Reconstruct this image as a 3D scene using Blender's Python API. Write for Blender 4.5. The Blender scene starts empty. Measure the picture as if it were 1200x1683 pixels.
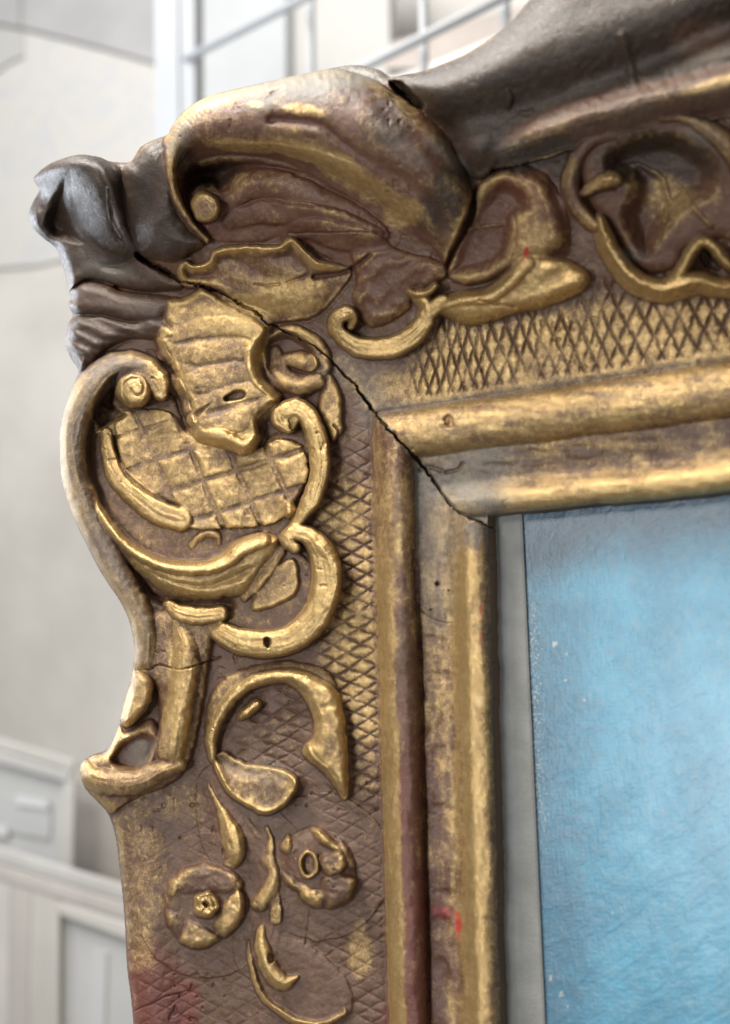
import bpy, math
import numpy as np
from mathutils import Matrix, Vector

# ------------------------------------------------------------------ camera
S = bpy.context.scene
COL = S.collection
W0, H0 = 1200.0, 1683.0          # drawing units used for the carving plan (0.25 mm each)
U = 0.00025                      # metres per unit on the face of the frame
F = 2300.0                       # focal length in the same units
D = F * U
Xc = np.array([.860, .0958, .501]); Xc /= np.linalg.norm(Xc)
Zc = np.array([-.0297, .990, -.1386]); Zc -= Xc * Zc.dot(Xc); Zc /= np.linalg.norm(Zc)
Yc = np.cross(Zc, Xc)
R = np.array([Xc, Yc, Zc])       # camera -> world
VIEW = R @ np.array([0, 0, -1.0])
CAM = -VIEW * D
cd = bpy.data.cameras.new("camera"); cam = bpy.data.objects.new("camera", cd); COL.objects.link(cam)
M = Matrix.Identity(4)
for i in range(3):
    for j in range(3):
        M[i][j] = R[i, j]
    M[i][3] = CAM[i]
cam.matrix_world = M
cd.sensor_fit = 'VERTICAL'; cd.sensor_height = 36.0
cd.lens = F / H0 * 36.0
cd.clip_start = 0.02; cd.clip_end = 50
cd.dof.use_dof = True; cd.dof.focus_distance = 0.60; cd.dof.aperture_fstop = 7.5
S.camera = cam


def rays(px, py):
    v = np.stack([(np.asarray(px, float) - W0 / 2) / F, (H0 / 2 - np.asarray(py, float)) / F, -np.ones_like(np.asarray(px, float))], -1)
    return v @ R.T


def lift(px, py, y):
    """where the line of sight through a point of the plan meets the vertical plane at depth y"""
    r = rays(px, py)
    t = (y - CAM[1]) / r[..., 1]
    return CAM + r * t[..., None]


# ------------------------------------------------------------------ world + lamps
w = bpy.data.worlds.new("World"); S.world = w; w.use_nodes = True
bg = w.node_tree.nodes["Background"]
bg.inputs[0].default_value = (1.0, .965, .93, 1); bg.inputs[1].default_value = 0.28
S.view_settings.view_transform = 'Standard'; S.view_settings.look = 'None'
S.view_settings.exposure = 0.14; S.view_settings.gamma = 1.0


def area(name, loc, target, sx, sy, power, col):
    l = bpy.data.lights.new(name, 'AREA'); l.shape = 'RECTANGLE'; l.size = sx; l.size_y = sy
    l.energy = power; l.color = col
    o = bpy.data.objects.new(name, l); COL.objects.link(o); o.location = loc
    o.rotation_euler = (Vector(target) - Vector(loc)).to_track_quat('-Z', 'Y').to_euler()
    return o


area('ceiling_lamp', (-.42, -.50, 1.00), (0, 0, 0), .30, .26, 17.5, (1.0, .92, .81))
area('window_lamp', (-.215, -1.45, -.17), (0.05, 0, -.05), .24, .34, 6.8, (.93, .97, 1.0))
area('upper_fill_lamp', (-.46, -1.36, .40), (0.05, 0, .04), .30, .24, 5.0, (1.0, .94, .86))  # added lamp, brightens the hatched band and the top bead
area('back_window_lamp', (-1.6, .30, .35), (-.1, 0, 0), .6, .8, 12, (.84, .91, 1.0))
area('room_lamp', (-.9, .0, 1.9), (-.5, 1.4, -.1), 1.2, .9, 46, (1.0, .98, .95))
S.cycles.max_bounces = 6; S.cycles.use_denoising = True

# ------------------------------------------------------------------ numpy helpers
G_ = 1.45
gx = np.arange(24, 1500, G_); gy = np.arange(-120, 1880, G_)
PX, PY = np.meshgrid(gx, gy)
NY, NX = PX.shape


def vnoise(x, y, sc, seed):
    rs = np.random.RandomState(seed); T = rs.rand(256, 256).astype(np.float64)
    u = x / sc; v = y / sc
    iu = np.floor(u).astype(int); iv = np.floor(v).astype(int)
    fu = u - iu; fv = v - iv
    fu = fu * fu * (3 - 2 * fu); fv = fv * fv * (3 - 2 * fv)
    a = T[iv % 256, iu % 256]; b = T[iv % 256, (iu + 1) % 256]
    c = T[(iv + 1) % 256, iu % 256]; d = T[(iv + 1) % 256, (iu + 1) % 256]
    return (a + (b - a) * fu + (c - a) * fv + (a - b - c + d) * fu * fv) * 2 - 1


def fbm(x, y, sc, seed, n=3):
    t = 0; a = 1; s = 0
    for i in range(n):
        t = t + a * vnoise(x + 37 * i, y + 91 * i, sc / 2 ** i, seed + i); s += a; a *= .5
    return t / s


def blur(A, r):
    k = max(1, int(r / G_))
    for _ in range(2):
        for ax in (0, 1):
            p = np.concatenate([np.repeat(A.take([0], ax), k + 1, ax), A, np.repeat(A.take([-1], ax), k, ax)], ax)
            c = np.cumsum(p, ax)
            n = A.shape[ax]
            A = (c.take(range(2 * k + 1, 2 * k + 1 + n), ax) - c.take(range(0, n), ax)) / (2 * k + 1)
    return A


def sstep(a, b, x):
    t = np.clip((x - a) / (b - a), 0, 1)
    return t * t * (3 - 2 * t)


def spline(P, n=10, closed=False):
    P = np.array(P, float); out = []
    m = len(P)
    rng = range(m) if closed else range(m - 1)
    for i in rng:
        if closed:
            p0, p1, p2, p3 = P[(i - 1) % m], P[i], P[(i + 1) % m], P[(i + 2) % m]
        else:
            p0, p1, p2, p3 = P[max(i - 1, 0)], P[i], P[i + 1], P[min(i + 2, m - 1)]
        for k in range(n):
            t = k / n
            out.append(.5 * (2 * p1 + (p2 - p0) * t + (2 * p0 - 5 * p1 + 4 * p2 - p3) * t * t + (3 * p1 - p0 - 3 * p2 + p3) * t ** 3))
    if not closed:
        out.append(P[-1])
    return np.array(out)


def K(o, pts):
    """points read off an enlarged detail (origin x, origin y, scale) -> plan units; further columns are kept"""
    ox, oy, sc = o
    return [(ox + p[0] / sc, oy + p[1] / sc) + tuple(p[2:]) for p in pts]


c6 = (80, 560, 2.143); c7 = (120, 1000, 2.308); c8 = (180, 1283, 2.609); c4 = (240, 380, 3.0)
c5 = (540, 380, 1.818); cC = (880, 120, 3.75); c3 = (40, 220, 4.0); cT = (260, 100, 3.0); cR = (600, 200, 3.0); cF = (320, 1280, 3.75)

# hand-carved wobble
WX = PX + 1.8 * fbm(PX, PY, 34, 11, 2) + 1.0 * vnoise(PX, PY, 9, 12)
WY = PY + 1.8 * fbm(PX, PY, 34, 21, 2) + 1.0 * vnoise(PX, PY, 9, 22)


def window(pts, m):
    a = np.array([p[:2] for p in pts]); x0, y0 = a.min(0) - m; x1, y1 = a.max(0) + m
    i0 = int(np.clip((x0 - gx[0]) / G_, 0, NX)); i1 = int(np.clip((x1 - gx[0]) / G_ + 1, 0, NX))
    j0 = int(np.clip((y0 - gy[0]) / G_, 0, NY)); j1 = int(np.clip((y1 - gy[0]) / G_ + 1, 0, NY))
    return (slice(j0, j1), slice(i0, i1))


def seg_field(L, sl, warp=True):
    """nearest distance, signed side and interpolated extra columns of a polyline"""
    X = (WX if warp else PX)[sl]; Y = (WY if warp else PY)[sl]
    best = np.full(X.shape, 1e9); side = np.zeros(X.shape); ext = [np.zeros(X.shape) for _ in range(L.shape[1] - 2)]; par = np.zeros(X.shape)
    n = len(L) - 1
    for i in range(n):
        a = L[i]; b = L[i + 1]; dx, dy = b[0] - a[0], b[1] - a[1]; q = dx * dx + dy * dy + 1e-9
        t = np.clip(((X - a[0]) * dx + (Y - a[1]) * dy) / q, 0, 1)
        ex = X - a[0] - t * dx; ey = Y - a[1] - t * dy
        d = ex * ex + ey * ey
        if len(ext):          # compare in units of the local width so that broad parts win
            wv = a[2] + t * (b[2] - a[2]); d = d / (wv * wv + 1e-9)
        m = d < best
        best[m] = d[m]; side[m] = np.sign(dx * ey - dy * ex)[m]; par[m] = ((i + t) / n)[m]
        for k in range(len(ext)):
            ext[k][m] = (a[2 + k] + t * (b[2 + k] - a[2 + k]))[m]
    return np.sqrt(best), side, ext, par


def poly_sdf(Pg, X, Y):
    """distance inside (positive) / outside (negative)"""
    best = np.full(X.shape, 1e9); ins = np.zeros(X.shape, bool); n = len(Pg)
    for i in range(n):
        a = Pg[i]; b = Pg[(i + 1) % n]; dx, dy = b[0] - a[0], b[1] - a[1]; q = dx * dx + dy * dy + 1e-9
        t = np.clip(((X - a[0]) * dx + (Y - a[1]) * dy) / q, 0, 1)
        d = (X - a[0] - t * dx) ** 2 + (Y - a[1] - t * dy) ** 2
        best = np.minimum(best, d)
        c = ((a[1] > Y) != (b[1] > Y))
        if dy != 0:
            ins ^= c & (X < dx * (Y - a[1]) / dy + a[0])
    d = np.sqrt(best)
    return np.where(ins, d, -d)


# ------------------------------------------------------------------ mouldings of the two rails
xs = 803 + (PY - 870) * .0235 + 1.6 * vnoise(PX * 0, PY, 70, 31) + .8 * vnoise(PX * 0, PY, 22, 32)
xg = 682 + (PY - 830) * .027
xb = 613 + (PY - 750) * .0285
ys = 847 - (PX - 800) * .098 + 1.6 * vnoise(PX, PY * 0, 70, 33) + .8 * vnoise(PX, PY * 0, 24, 34)
yg = 741 - (PX - 760) * .125 + 1.6 * vnoise(PX, PY * 0, 60, 35)
yb = 678 - (PX - 639) * .153
MITRE = np.array([(860, 925), (803, 868), (780, 855), (752, 840), (735, 822), (708, 782), (681, 750), (655, 722), (628, 694), (612, 672), (585, 634), (557, 607), (525, 575), (470, 545), (437, 530), (425, 515), (395, 500), (365, 482), (335, 470), (298, 462), (262, 440), (225, 418), (120, 330), (-100, 150)], float)
top_side = poly_sdf(np.vstack([MITRE, [(-100, -400), (1900, -400), (1900, 925)]]), WX, WY) > 0


def rail_s(d0, e, g, b):
    # e sight edge, g groove, b outer foot of bead, all as distances; returns 0..1..2 then 2 + units
    return np.where(d0 < g, d0 / g, np.where(d0 < b, 1 + (d0 - g) / (b - g), 2 + (d0 - b) / 100.0))


sL = rail_s(xs - PX, 0, xs - xg, xs - xb)
sT = rail_s(ys - PY, 0, ys - yg, ys - yb)


def prof(s, lip_c):
    h = 20 + 0 * s
    lip = np.clip((s - .0) / (2 * lip_c), 0, 1)
    h = np.where(s < 1, 16 + 22 * np.sqrt(np.clip(1 - ((s - lip_c) / lip_c) ** 2, 0, 1)) * (s < lip_c) + (s >= lip_c) * (22 * (1 - sstep(lip_c, lip_c * 2.3, s)) + 3 * sstep(.55, .97, s)), h)
    bead = np.clip((s - 1.5) / .5, -1, 1)
    h = np.where((s >= 1) & (s < 2), 18 + 36 * np.clip(1 - bead ** 2, 0, 1) ** .58, h)
    return h


def cove(s, rise, p):
    return 24 - 6 * np.exp(-(s - 2) / .07) + rise * np.clip((s - 2) / 4.0, 0, 1.4) ** p


BL = np.where(sL < 2, prof(sL, .26), cove(sL, 46, 1.3))
BT = np.where(sT < 2, prof(sT, .24), cove(sT, 14, 1.0) + 34 * np.clip(sT - 3.1, 0, 3.6) ** 1.1)
B = np.where(top_side, BT + 2.5, BL)
s_ = np.where(top_side, sT, sL)
# outward roll along the lower left edge of the left rail
edge_l = np.interp(PY[:, 0], [1280, 1340, 1383, 1448, 1513, 1590, 1666, 1800], [172, 176, 191, 199, 205, 209, 218, 232])[:, None]
ql = (PX - edge_l) / 78.0
B = np.where((~top_side) & (PY > 1290), B + 21 * np.sqrt(np.clip(1 - (ql * 2 - .9) ** 2, 0, 1)) * sstep(1290, 1350, PY), B)
# long soft dents in sight moulding and beads
dent = fbm(PX * np.where(top_side, .45, 1), PY * np.where(top_side, 1, .45), 22, 71, 3)
B = B + np.where(s_ < 2, 2.6 * dent, 0)
B = B - np.where((s_ > .38) & (s_ < .98), 3.2 * sstep(.05, .7, fbm(PX + 14 * fbm(PX, PY, 30, 76, 2), PY + 14 * fbm(PX, PY, 30, 77, 2), 46, 75, 3)) * sstep(.38, .5, s_), 0)
Bs = blur(B, 26); wS = sstep(3.0, 3.9, s_); B = B + (Bs - B) * wS; B = blur(B, 1.5)

names = []
lab = np.zeros((NY, NX), np.int16)
info = {}


def reg(name, parent=None, g=.5, d=.0, r=.0, k=.0, label=None):
    names.append((name, parent, label)); i = len(names) - 1
    info[i] = (g, d, r, k)
    return i


L_GROUND_L = reg('carved_ground', g=.31, d=.12, label='left rail ground with incised diamond lines, brown and worn')
L_GROUND_T = reg('carved_ground', g=.78, d=.05, label='top rail ground with incised diamond lines, bright gold')
L_BEAD_L = reg('bead_moulding', g=.42, d=.05, r=.05, label='upright rounded bead with streaky gold')
L_BEAD_T = reg('bead_moulding', g=.60, d=.05, label='level rounded bead with polished highlight')
L_LIP_L = reg('sight_moulding', g=.50, d=.14, label='upright inner moulding with gold ridge and chipped gesso')
L_LIP_T = reg('sight_moulding', g=.50, d=.28, label='level inner moulding with worn gold lower edge')
lab[:] = np.where(s_ < 1, np.where(top_side, L_LIP_T, L_LIP_L), np.where(s_ < 2, np.where(top_side, L_BEAD_T, L_BEAD_L), np.where(top_side, L_GROUND_T, L_GROUND_L)))

# incised crosshatching of the ground
al = WY + 2.5 * vnoise(PX, PY, 50, 5); ac = WX - xb
at = WX + 3.0 * vnoise(PX, PY, 60, 6); atc = yb - WY
spT = 21 + 14 * sstep(640, 1150, PX)


def lines(v, sp, wdt):
    f = v / sp - np.round(v / sp)
    return np.exp(-(f * sp / wdt) ** 2)


hl = np.maximum(lines(al + ac * .62, 26, 1.5), lines(al - ac * .50 + 8, 24, 1.5))
warpT = np.interp(at, [500, 640, 800, 1000, 1200, 1400, 1600], [0, 6.8, 15.6, 24.4, 31.4, 38, 44.6])
fT1 = (warpT + atc * .0180); fT2 = (warpT - atc * .0172)
tri = lambda f: np.abs(f - np.round(f))
wT = .036 + .026 * sstep(20, 90, atc)
ht = np.maximum(np.exp(-(tri(fT1) / wT) ** 2), np.exp(-(tri(fT2) / wT) ** 2))
fade = .78 + .75 * fbm(PX, PY, 28, 9, 2) + .3 * vnoise(PX, PY, 45, 8)
LMASK = sstep(-112, -84, ac) * sstep(700, 760, PY) + .55 * sstep(-330, -290, ac) * (1 - sstep(-250, -210, ac)) * sstep(1270, 1310, PY) * (1 - sstep(1440, 1490, PY)) + .8 * np.exp(-(((PX - 440) / 80) ** 2 + ((PY - 1195) / 75) ** 2) ** 2) + .30 * sstep(1480, 1560, PY)
LMASK = np.clip(LMASK + .20, 0, 1)
hlp = np.maximum(lines(al + ac * .62, 26, 5.5), lines(al - ac * .50 + 8, 24, 5.5)); htp = np.maximum(np.exp(-(tri(fT1) / .20) ** 2), np.exp(-(tri(fT2) / .20) ** 2))
ht = .72 * ht + .55 * htp; hl = .72 * hl + .55 * hlp
hat = np.where(top_side, ht * sstep(12, 24, atc) * (1 - sstep(150, 175, atc)), hl * sstep(2, 8, -ac) * LMASK)
deepT = np.where(top_side, 4.2 * sstep(640, 720, PX), 3.6 * (1 - .35 * sstep(1380, 1560, PY)))
HATCH = hat * np.clip(fade, .15, 1) * deepT * (s_ > 2)
pill = np.where(s_ > 2, blur(HATCH, 4), 0)
Hh = B - HATCH + 0
B0 = B.copy()


def smax(a, b, k):
    h = np.clip(.5 + .5 * (b - a) / k, 0, 1)
    return a + (b - a) * h + k * h * (1 - h)


def apply(sl, T, k, L):
    k = k * 2.0
    old = Hh[sl]
    win = T > old
    Hh[sl] = smax(old, T, k)
    if L is not None:
        lab[sl] = np.where(win, L, lab[sl])


PRO = {
    'round': lambda r, s: np.where(r < 1, np.sqrt(np.clip(1 - r * r, 0, 1)), (1 - r) * 2.5),
    'flat': lambda r, s: np.where(r < 1, (1 - r ** 9) * (.96 + .04 * np.cos(r * 3)), (1 - r) * 4),
    'gouge': lambda r, s: np.where(r < 1, (1 - r ** 8) * (.62 + .38 * np.clip(r / .8, 0, 1) ** 2), (1 - r) * 4),
    'crest_l': lambda r, s: np.where(r < 1, np.where(s < 0, np.sqrt(np.clip(1 - r ** 2, 0, 1)), np.clip(1 - r, 0, 1) ** 1.3 * .8 + .2 * np.sqrt(np.clip(1 - r * r, 0, 1))), (1 - r) * 2.5),
    'crest_r': lambda r, s: np.where(r < 1, np.where(s > 0, np.sqrt(np.clip(1 - r ** 2, 0, 1)), np.clip(1 - r, 0, 1) ** 1.3 * .8 + .2 * np.sqrt(np.clip(1 - r * r, 0, 1))), (1 - r) * 2.5),
    'soft': lambda r, s: np.where(r < 1.5, (1 - np.clip(r / 1.5, 0, 1) ** 2) ** 2 * 1.15 - .12, -.2),
}


HS = 1.15


def stroke(L, pts, p='round', k=3.0, over=None, n=8, lift_=0.0):
    """a carved member along a line: rows x, y, half width, height above the ground"""
    q = spline(pts, n); sl = window(q, q[:, 2].max() * 1.7 + 6)
    r, side, ext, par = seg_field(q, sl)
    base = B0[sl] if over is None else blur(Hh, over)[sl]
    T = base + (lift_ + ext[1] * PRO[p](r, side)) * (HS if over is None else 1.0)
    ln = np.sum(np.hypot(np.diff(q[:, 0]), np.diff(q[:, 1])))
    if over is None and 8 < q[:, 2].max() < 45:
        sr = r * np.where(side == 0, 1, side)
        amp = np.clip(ext[0] / 12, .4, 1.6) * .55
        T = T + np.where(r < .95, amp * vnoise(sr * 5 + 60, par * ln / 45 + 9, 1.0, int(abs(q[0, 0]) * 3 + abs(q[0, 1])) % 9000) + .5 * amp * vnoise(sr * 11 + 90, par * ln / 30, 1.0, int(abs(q[0, 0])) % 9000 + 7), 0) * (1 - r ** 4)
    T = np.where(r < 1.7, T, -1e3)
    apply(sl, T, k, L)


def blob(L, poly, h, bev, k=3.0, fn=None, over=None, closed=True, n=6, pw=.5, sm=0):
    """a carved leaf or lobe with a closed outline; fn adds flutes"""
    q = spline([p[:2] for p in poly], n, True) if closed else np.array([p[:2] for p in poly], float)
    sl = window(q, 14)
    d = poly_sdf(q, WX[sl], WY[sl])
    t = np.clip(d / bev, 0, 1)
    a = np.where(d > 0, h * HS * (1 - (1 - t) ** 2) ** pw, d * 2.0)
    if sm:
        w_ = sstep(0, sm, d); a = a + (np.minimum(blur(np.maximum(a, 0), sm), 1e9) - a) * w_
    if fn is not None:
        a = a + np.where(d > 0, fn(WX[sl], WY[sl], d), 0)
    base = B0[sl] if over is None else blur(Hh, over)[sl]
    apply(sl, np.where(d > -12, base + a, -1e3), k, L)


def carve(poly, depth, bev, L=None, closed=True):
    q = spline([p[:2] for p in poly], 6, True) if closed else np.array([p[:2] for p in poly], float)
    sl = window(q, 4)
    d = poly_sdf(q, WX[sl], WY[sl])
    Hh[sl] -= depth * sstep(0, bev, d)
    if L is not None:
        lab[sl] = np.where(d > 0, L, lab[sl])


def cut(pts, wdt, depth, n=6, rough=0.0):
    q = spline(pts, n)[:, :2]; q = np.column_stack([q, np.full(len(q), wdt)])
    sl = window(q, wdt * 4 + 4)
    X = PX[sl]; 
    r, side, ext, par = seg_field(np.column_stack([q, q[:, 2]]), sl)
    Hh[sl] -= depth * np.exp(-r ** 2) * (1 + rough * vnoise(PX[sl], PY[sl], 12, 3))


def ridge(pts, wdt, hgt, n=6):
    cut(pts, wdt, -hgt, n)


def wave(dx, dy, per, amp, ph=0.0, wob=3.0, seed=50):
    def f(X, Y, d):
        n = fbm(X, Y, 40, seed, 2) * wob
        return amp * np.sin((X * dx + Y * dy + n) / per * 2 * math.pi + ph) * sstep(0, 14, d)
    return f


# ============================================================ top left ear and the lobes under it (dark)
L = reg('corner_leaf', g=.02, d=.10, k=.80, label='dark bronzed leaf curling out at the corner')
EAR = K(c3, [(300, 110), (150, 200), (50, 290), (90, 370), (30, 480), (20, 560), (60, 640), (200, 760), (250, 900), (420, 960), (620, 880), (760, 800), (720, 640), (660, 400), (620, 230), (540, 170), (430, 120)])
blob(L, EAR, 26, 34, sm=10, fn=lambda X, Y, d: 0 * X)
stroke(L, K(c3, [(230, 240, 14, 8), (360, 185, 18, 14), (470, 205, 18, 16), (550, 320, 16, 16), (600, 480, 14, 14), (660, 640, 11, 10), (730, 760, 8, 6)]), 'soft', over=8)
stroke(L, [(138, 282, 22, 8), (148, 325, 27, 15), (160, 365, 23, 14), (182, 398, 14, 8), (204, 412, 8, 4)], 'round', over=12)
carve([(104, 292), (118, 312), (116, 345), (132, 378), (140, 402), (112, 402), (84, 398), (68, 372), (76, 338), (90, 310)], 34, 26)
stroke(L, K(c3, [(75, 380, 8, 4), (55, 500, 13, 10), (85, 620, 12, 10), (170, 720, 8, 6)]), 'soft', over=9)
ridge(K(c3, [(540, 360), (550, 460), (570, 560), (640, 680)]), 2.2, 4)
L = reg('corner_leaf', g=.03, d=.16, k=.74, label='dark folded leaf between the ear and the gold roll')
blob(L, K(c3, [(720, 160), (790, 70), (870, 40), (950, 0), (1000, 200), (1010, 420), (1100, 620), (1180, 720), (1010, 830), (880, 830), (760, 790), (690, 640), (640, 420), (640, 240)]), 30, 46, fn=lambda X, Y, d: 5 * np.sin((X + .22 * Y) / 11.0 + 1.2) * sstep(0, 18, d) * (1 - sstep(330, 390, Y)))
L = reg('corner_leaf', g=.02, d=.28, k=.58, label='dusty dark lobe of the corner with a hairline edge')
blob(L, K(c3, [(200, 745), (240, 830), (270, 930), (310, 1060), (420, 960), (560, 980), (760, 1040), (1000, 1030), (1040, 980), (900, 900), (740, 810), (600, 860), (420, 740)]), 22, 22)
L = reg('corner_leaf', g=.03, d=.26, k=.58)
blob(L, K(c3, [(300, 1080), (350, 980), (450, 965), (560, 990), (640, 1030), (840, 1060), (980, 1090), (900, 1240), (700, 1250), (480, 1200), (330, 1190), (290, 1140)]), 26, 22)
cut(K(c3, [(290, 1065), (330, 1010), (390, 972), (460, 965), (530, 975)]), 1.6, 7)
L = reg('corner_leaf', g=.05, d=.20, k=.60, label='lowest dark lobe of the corner with fine striations')
blob(L, K(c3, [(330, 1190), (280, 1290), (270, 1390), (320, 1490), (375, 1575), (520, 1440), (650, 1360), (800, 1350), (960, 1360), (1000, 1240), (900, 1170), (700, 1220), (500, 1180)]), 24, 24, fn=wave(-.35, 1, 21, 1.8, wob=8))
carve(K(c3, [(740, 770), (840, 850), (960, 910), (1040, 960), (1030, 985), (920, 930), (800, 870), (730, 820)]), 34, 5)
carve(K(c3, [(590, 990), (640, 1000), (645, 1025), (600, 1020)]), 10, 4)

# ============================================================ top gilded roll
L = reg('leaf_hollow', g=.22, d=.04, r=.22, k=.30, label='brown hollow under the gold roll with fanned ribs')
HOL = K(cT, [(90, 560), (160, 470), (300, 440), (500, 440), (700, 480), (900, 600), (1100, 760), (1190, 860), (1120, 960), (940, 1020), (740, 900), (640, 850), (500, 890), (330, 890), (230, 860), (150, 780), (100, 680)])
blob(L, HOL, 2, 26)
carve(K(cT, [(105, 640), (120, 540), (200, 490), (420, 475), (600, 510), (740, 560), (560, 560), (420, 570), (340, 660), (250, 640), (170, 660), (140, 740)]), 62, 24)
carve(K(cT, [(760, 600), (900, 640), (1000, 700), (940, 710), (820, 680)]), 14, 12)
stroke(L, K(cT, [(330, 720, 18, 8), (420, 620, 24, 14), (560, 610, 26, 18), (760, 680, 26, 18), (980, 780, 22, 14), (1100, 850, 14, 8)]), 'round', over=12)
stroke(L, K(cT, [(360, 790, 14, 6), (520, 745, 20, 12), (700, 760, 22, 15), (900, 800, 20, 14), (1080, 860, 12, 8)]), 'round', over=10)
stroke(L, K(cT, [(640, 850, 12, 4), (760, 830, 18, 12), (900, 870, 22, 14), (1050, 900, 20, 10), (1120, 930, 10, 5)]), 'round', over=10)
cut(K(cT, [(520, 690), (620, 700), (760, 720)]), 2, 4); cut(K(cT, [(650, 850), (800, 850), (1000, 845), (1150, 850)]), 1.6, 3)

L = reg('gilded_roll', g=.24, d=.18, r=.16, k=.22, label='large curling gold leaf roll at the top of the corner')
stroke(L, K(cT, [(240, 885, 5, 16), (150, 785, 9, 26), (78, 640, 10, 36), (66, 490, 13, 46), (120, 365, 30, 56), (260, 300, 47, 62), (450, 268, 59, 66), (660, 262, 68, 68), (880, 290, 82, 68), (1090, 400, 80, 66), (1260, 530, 72, 60), (1390, 700, 56, 48), (1440, 850, 34, 32), (1440, 960, 16, 14)]), 'round', k=2)
stroke(L, K(cT, [(110, 560, 8, 6), (180, 470, 10, 7), (300, 432, 10, 6), (460, 430, 10, 6), (640, 455, 14, 7), (800, 515, 22, 9), (960, 590, 26, 10), (1120, 690, 26, 8), (1280, 820, 20, 4)]), 'round', over=8)
cut(K(cT, [(560, 290), (780, 310), (900, 390), (1040, 485), (1200, 575), (1340, 700), (1420, 830)]), 9, 9)
cut(K(cT, [(1080, 200), (1180, 290), (1330, 420), (1480, 560)]), 14, 6)
cut(K(cT, [(540, 190), (590, 150), (620, 140)]), 5, 2.5)
cut(K(cT, [(1090, 390), (1130, 410), (1180, 410)]), 6, 3)
Hs_ = blur(Hh, 6); wR = (lab == L) * sstep(560, 640, PX); wR = blur(wR * 1.0, 3); Hh = Hh + (Hs_ - Hh) * wR
L = reg('scroll_ball', g=.22, d=.30, r=.25, k=.1, label='small round boss inside the gold roll')
stroke(L, K(cT, [(232, 712, 25, 34), (238, 730, 25, 34)]), 'flat', over=None, lift_=2)

# ============================================================ dark cresting at upper right
L = reg('cresting', g=.05, d=.10, k=.86, label='dark bronzed cresting sweeping up along the top rail')
CREST = [(640, 124), (700, 114), (760, 90), (800, 66), (840, 32), (900, -40), (960, -140), (1520, -140), (1520, 30), (1340, 104), (1200, 128), (1120, 150), (1040, 172), (960, 196), (880, 222), (840, 236), (800, 290), (770, 285), (720, 210), (680, 165)]
blob(L, CREST, 44, 60, sm=16, fn=lambda X, Y, d: -30 * np.exp(-((Y - (175 - .30 * (X - 860) - .00025 * (X - 860) ** 2)) / 38) ** 2) * sstep(680, 760, X) + 9 * np.exp(-((Y - (70 - .33 * (X - 900))) / 40) ** 2))
ridge([(1022, 60), (1034, 100), (1042, 150)], 8, 5)
stroke(L, [(835, 152, 5, 4), (836, 164, 7, 6), (835, 176, 4, 3)], 'round', over=4)
stroke(L, [(855, 186, 4, 3), (868, 186, 6, 5), (874, 184, 3, 2)], 'round', over=4)
carve([(640, 132), (660, 130), (676, 146), (700, 172), (690, 184), (666, 168), (648, 152)], 34, 8)
L = reg('rim_band', g=.10, d=.50, r=.14, k=.12, label='pinkish rim band under the dark cresting')
stroke(L, [(815, 250, 16, 10), (870, 225, 24, 24), (930, 203, 27, 30), (1000, 183, 28, 32), (1060, 166, 29, 34), (1130, 150, 31, 36), (1200, 134, 34, 38), (1340, 98, 36, 40), (1520, 46, 36, 40)], 'soft', k=9, lift_=14)

# ============================================================ right C-scroll on top rail
L = reg('scroll_hollow', g=.24, d=.14, r=.12, k=.34, label='brown bowl inside the right scroll')
blob(L, K(cC, [(260, 560), (330, 430), (480, 350), (700, 290), (900, 290), (1080, 360), (1230, 520), (1300, 700), (1300, 1000), (1100, 1020), (930, 1080), (860, 1190), (740, 1230), (600, 1180), (520, 1060), (440, 920), (330, 780)]), 10, 20)
carve(K(cC, [(420, 480), (600, 370), (860, 350), (1040, 440), (1150, 560), (1120, 760), (940, 860), (820, 1000), (700, 1160), (600, 1100), (500, 880), (560, 700), (420, 640)]), 40, 40)
ridge(K(cC, [(600, 560), (760, 620), (800, 700), (830, 800)]), 5, 4); ridge(K(cC, [(900, 700), (1000, 860), (1080, 940)]), 4, 3)
L = reg('c_scroll', g=.10, d=.34, r=.12, k=.30, label='dark upper arc of the right scroll')
stroke(L, K(cC, [(780, 290, 5, 12), (900, 275, 8, 18), (1000, 310, 12, 22), (1110, 380, 17, 25), (1220, 500, 19, 26), (1300, 640, 19, 26)]), 'round', lift_=8)
stroke(L, K(cC, [(480, 380, 8, 6), (340, 430, 11, 11), (250, 540, 13, 15), (215, 680, 15, 17), (240, 800, 15, 18), (300, 880, 13, 20), (370, 940, 12, 24)]), 'round', lift_=6)
L = reg('scroll_ball', g=.30, d=.36, r=.2, label='knob at the start of the right scroll')
stroke(L, K(cC, [(300, 740, 9, 16), (380, 690, 15, 26), (450, 660, 16, 30), (490, 660, 13, 26)]), 'round', lift_=4)
cut(K(cC, [(370, 740), (430, 720), (490, 710)]), 3, 7)
L = reg('c_scroll', g=.86, d=.04, label='bright gold lower arc of the right scroll')
stroke(L, K(cC, [(390, 900, 10, 26), (420, 1000, 16, 32), (470, 1110, 18, 34), (550, 1230, 20, 36), (660, 1310, 21, 38), (780, 1340, 21, 38), (900, 1310, 22, 38), (1010, 1290, 20, 34), (1120, 1320, 17, 30), (1240, 1330, 16, 28)]), 'crest_l', lift_=6)
stroke(L, K(cC, [(870, 1270, 13, 30), (920, 1180, 12, 32), (965, 1095, 11, 32), (1030, 1045, 11, 32), (1090, 1070, 11, 31), (1140, 1125, 10, 30), (1190, 1170, 9, 28), (1280, 1220, 9, 26)]), 'round', lift_=8)
carve(K(cC, [(1020, 1070), (1060, 1080), (1100, 1140), (1150, 1190), (1130, 1220), (1040, 1200), (1000, 1140)]), 18, 6)

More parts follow.
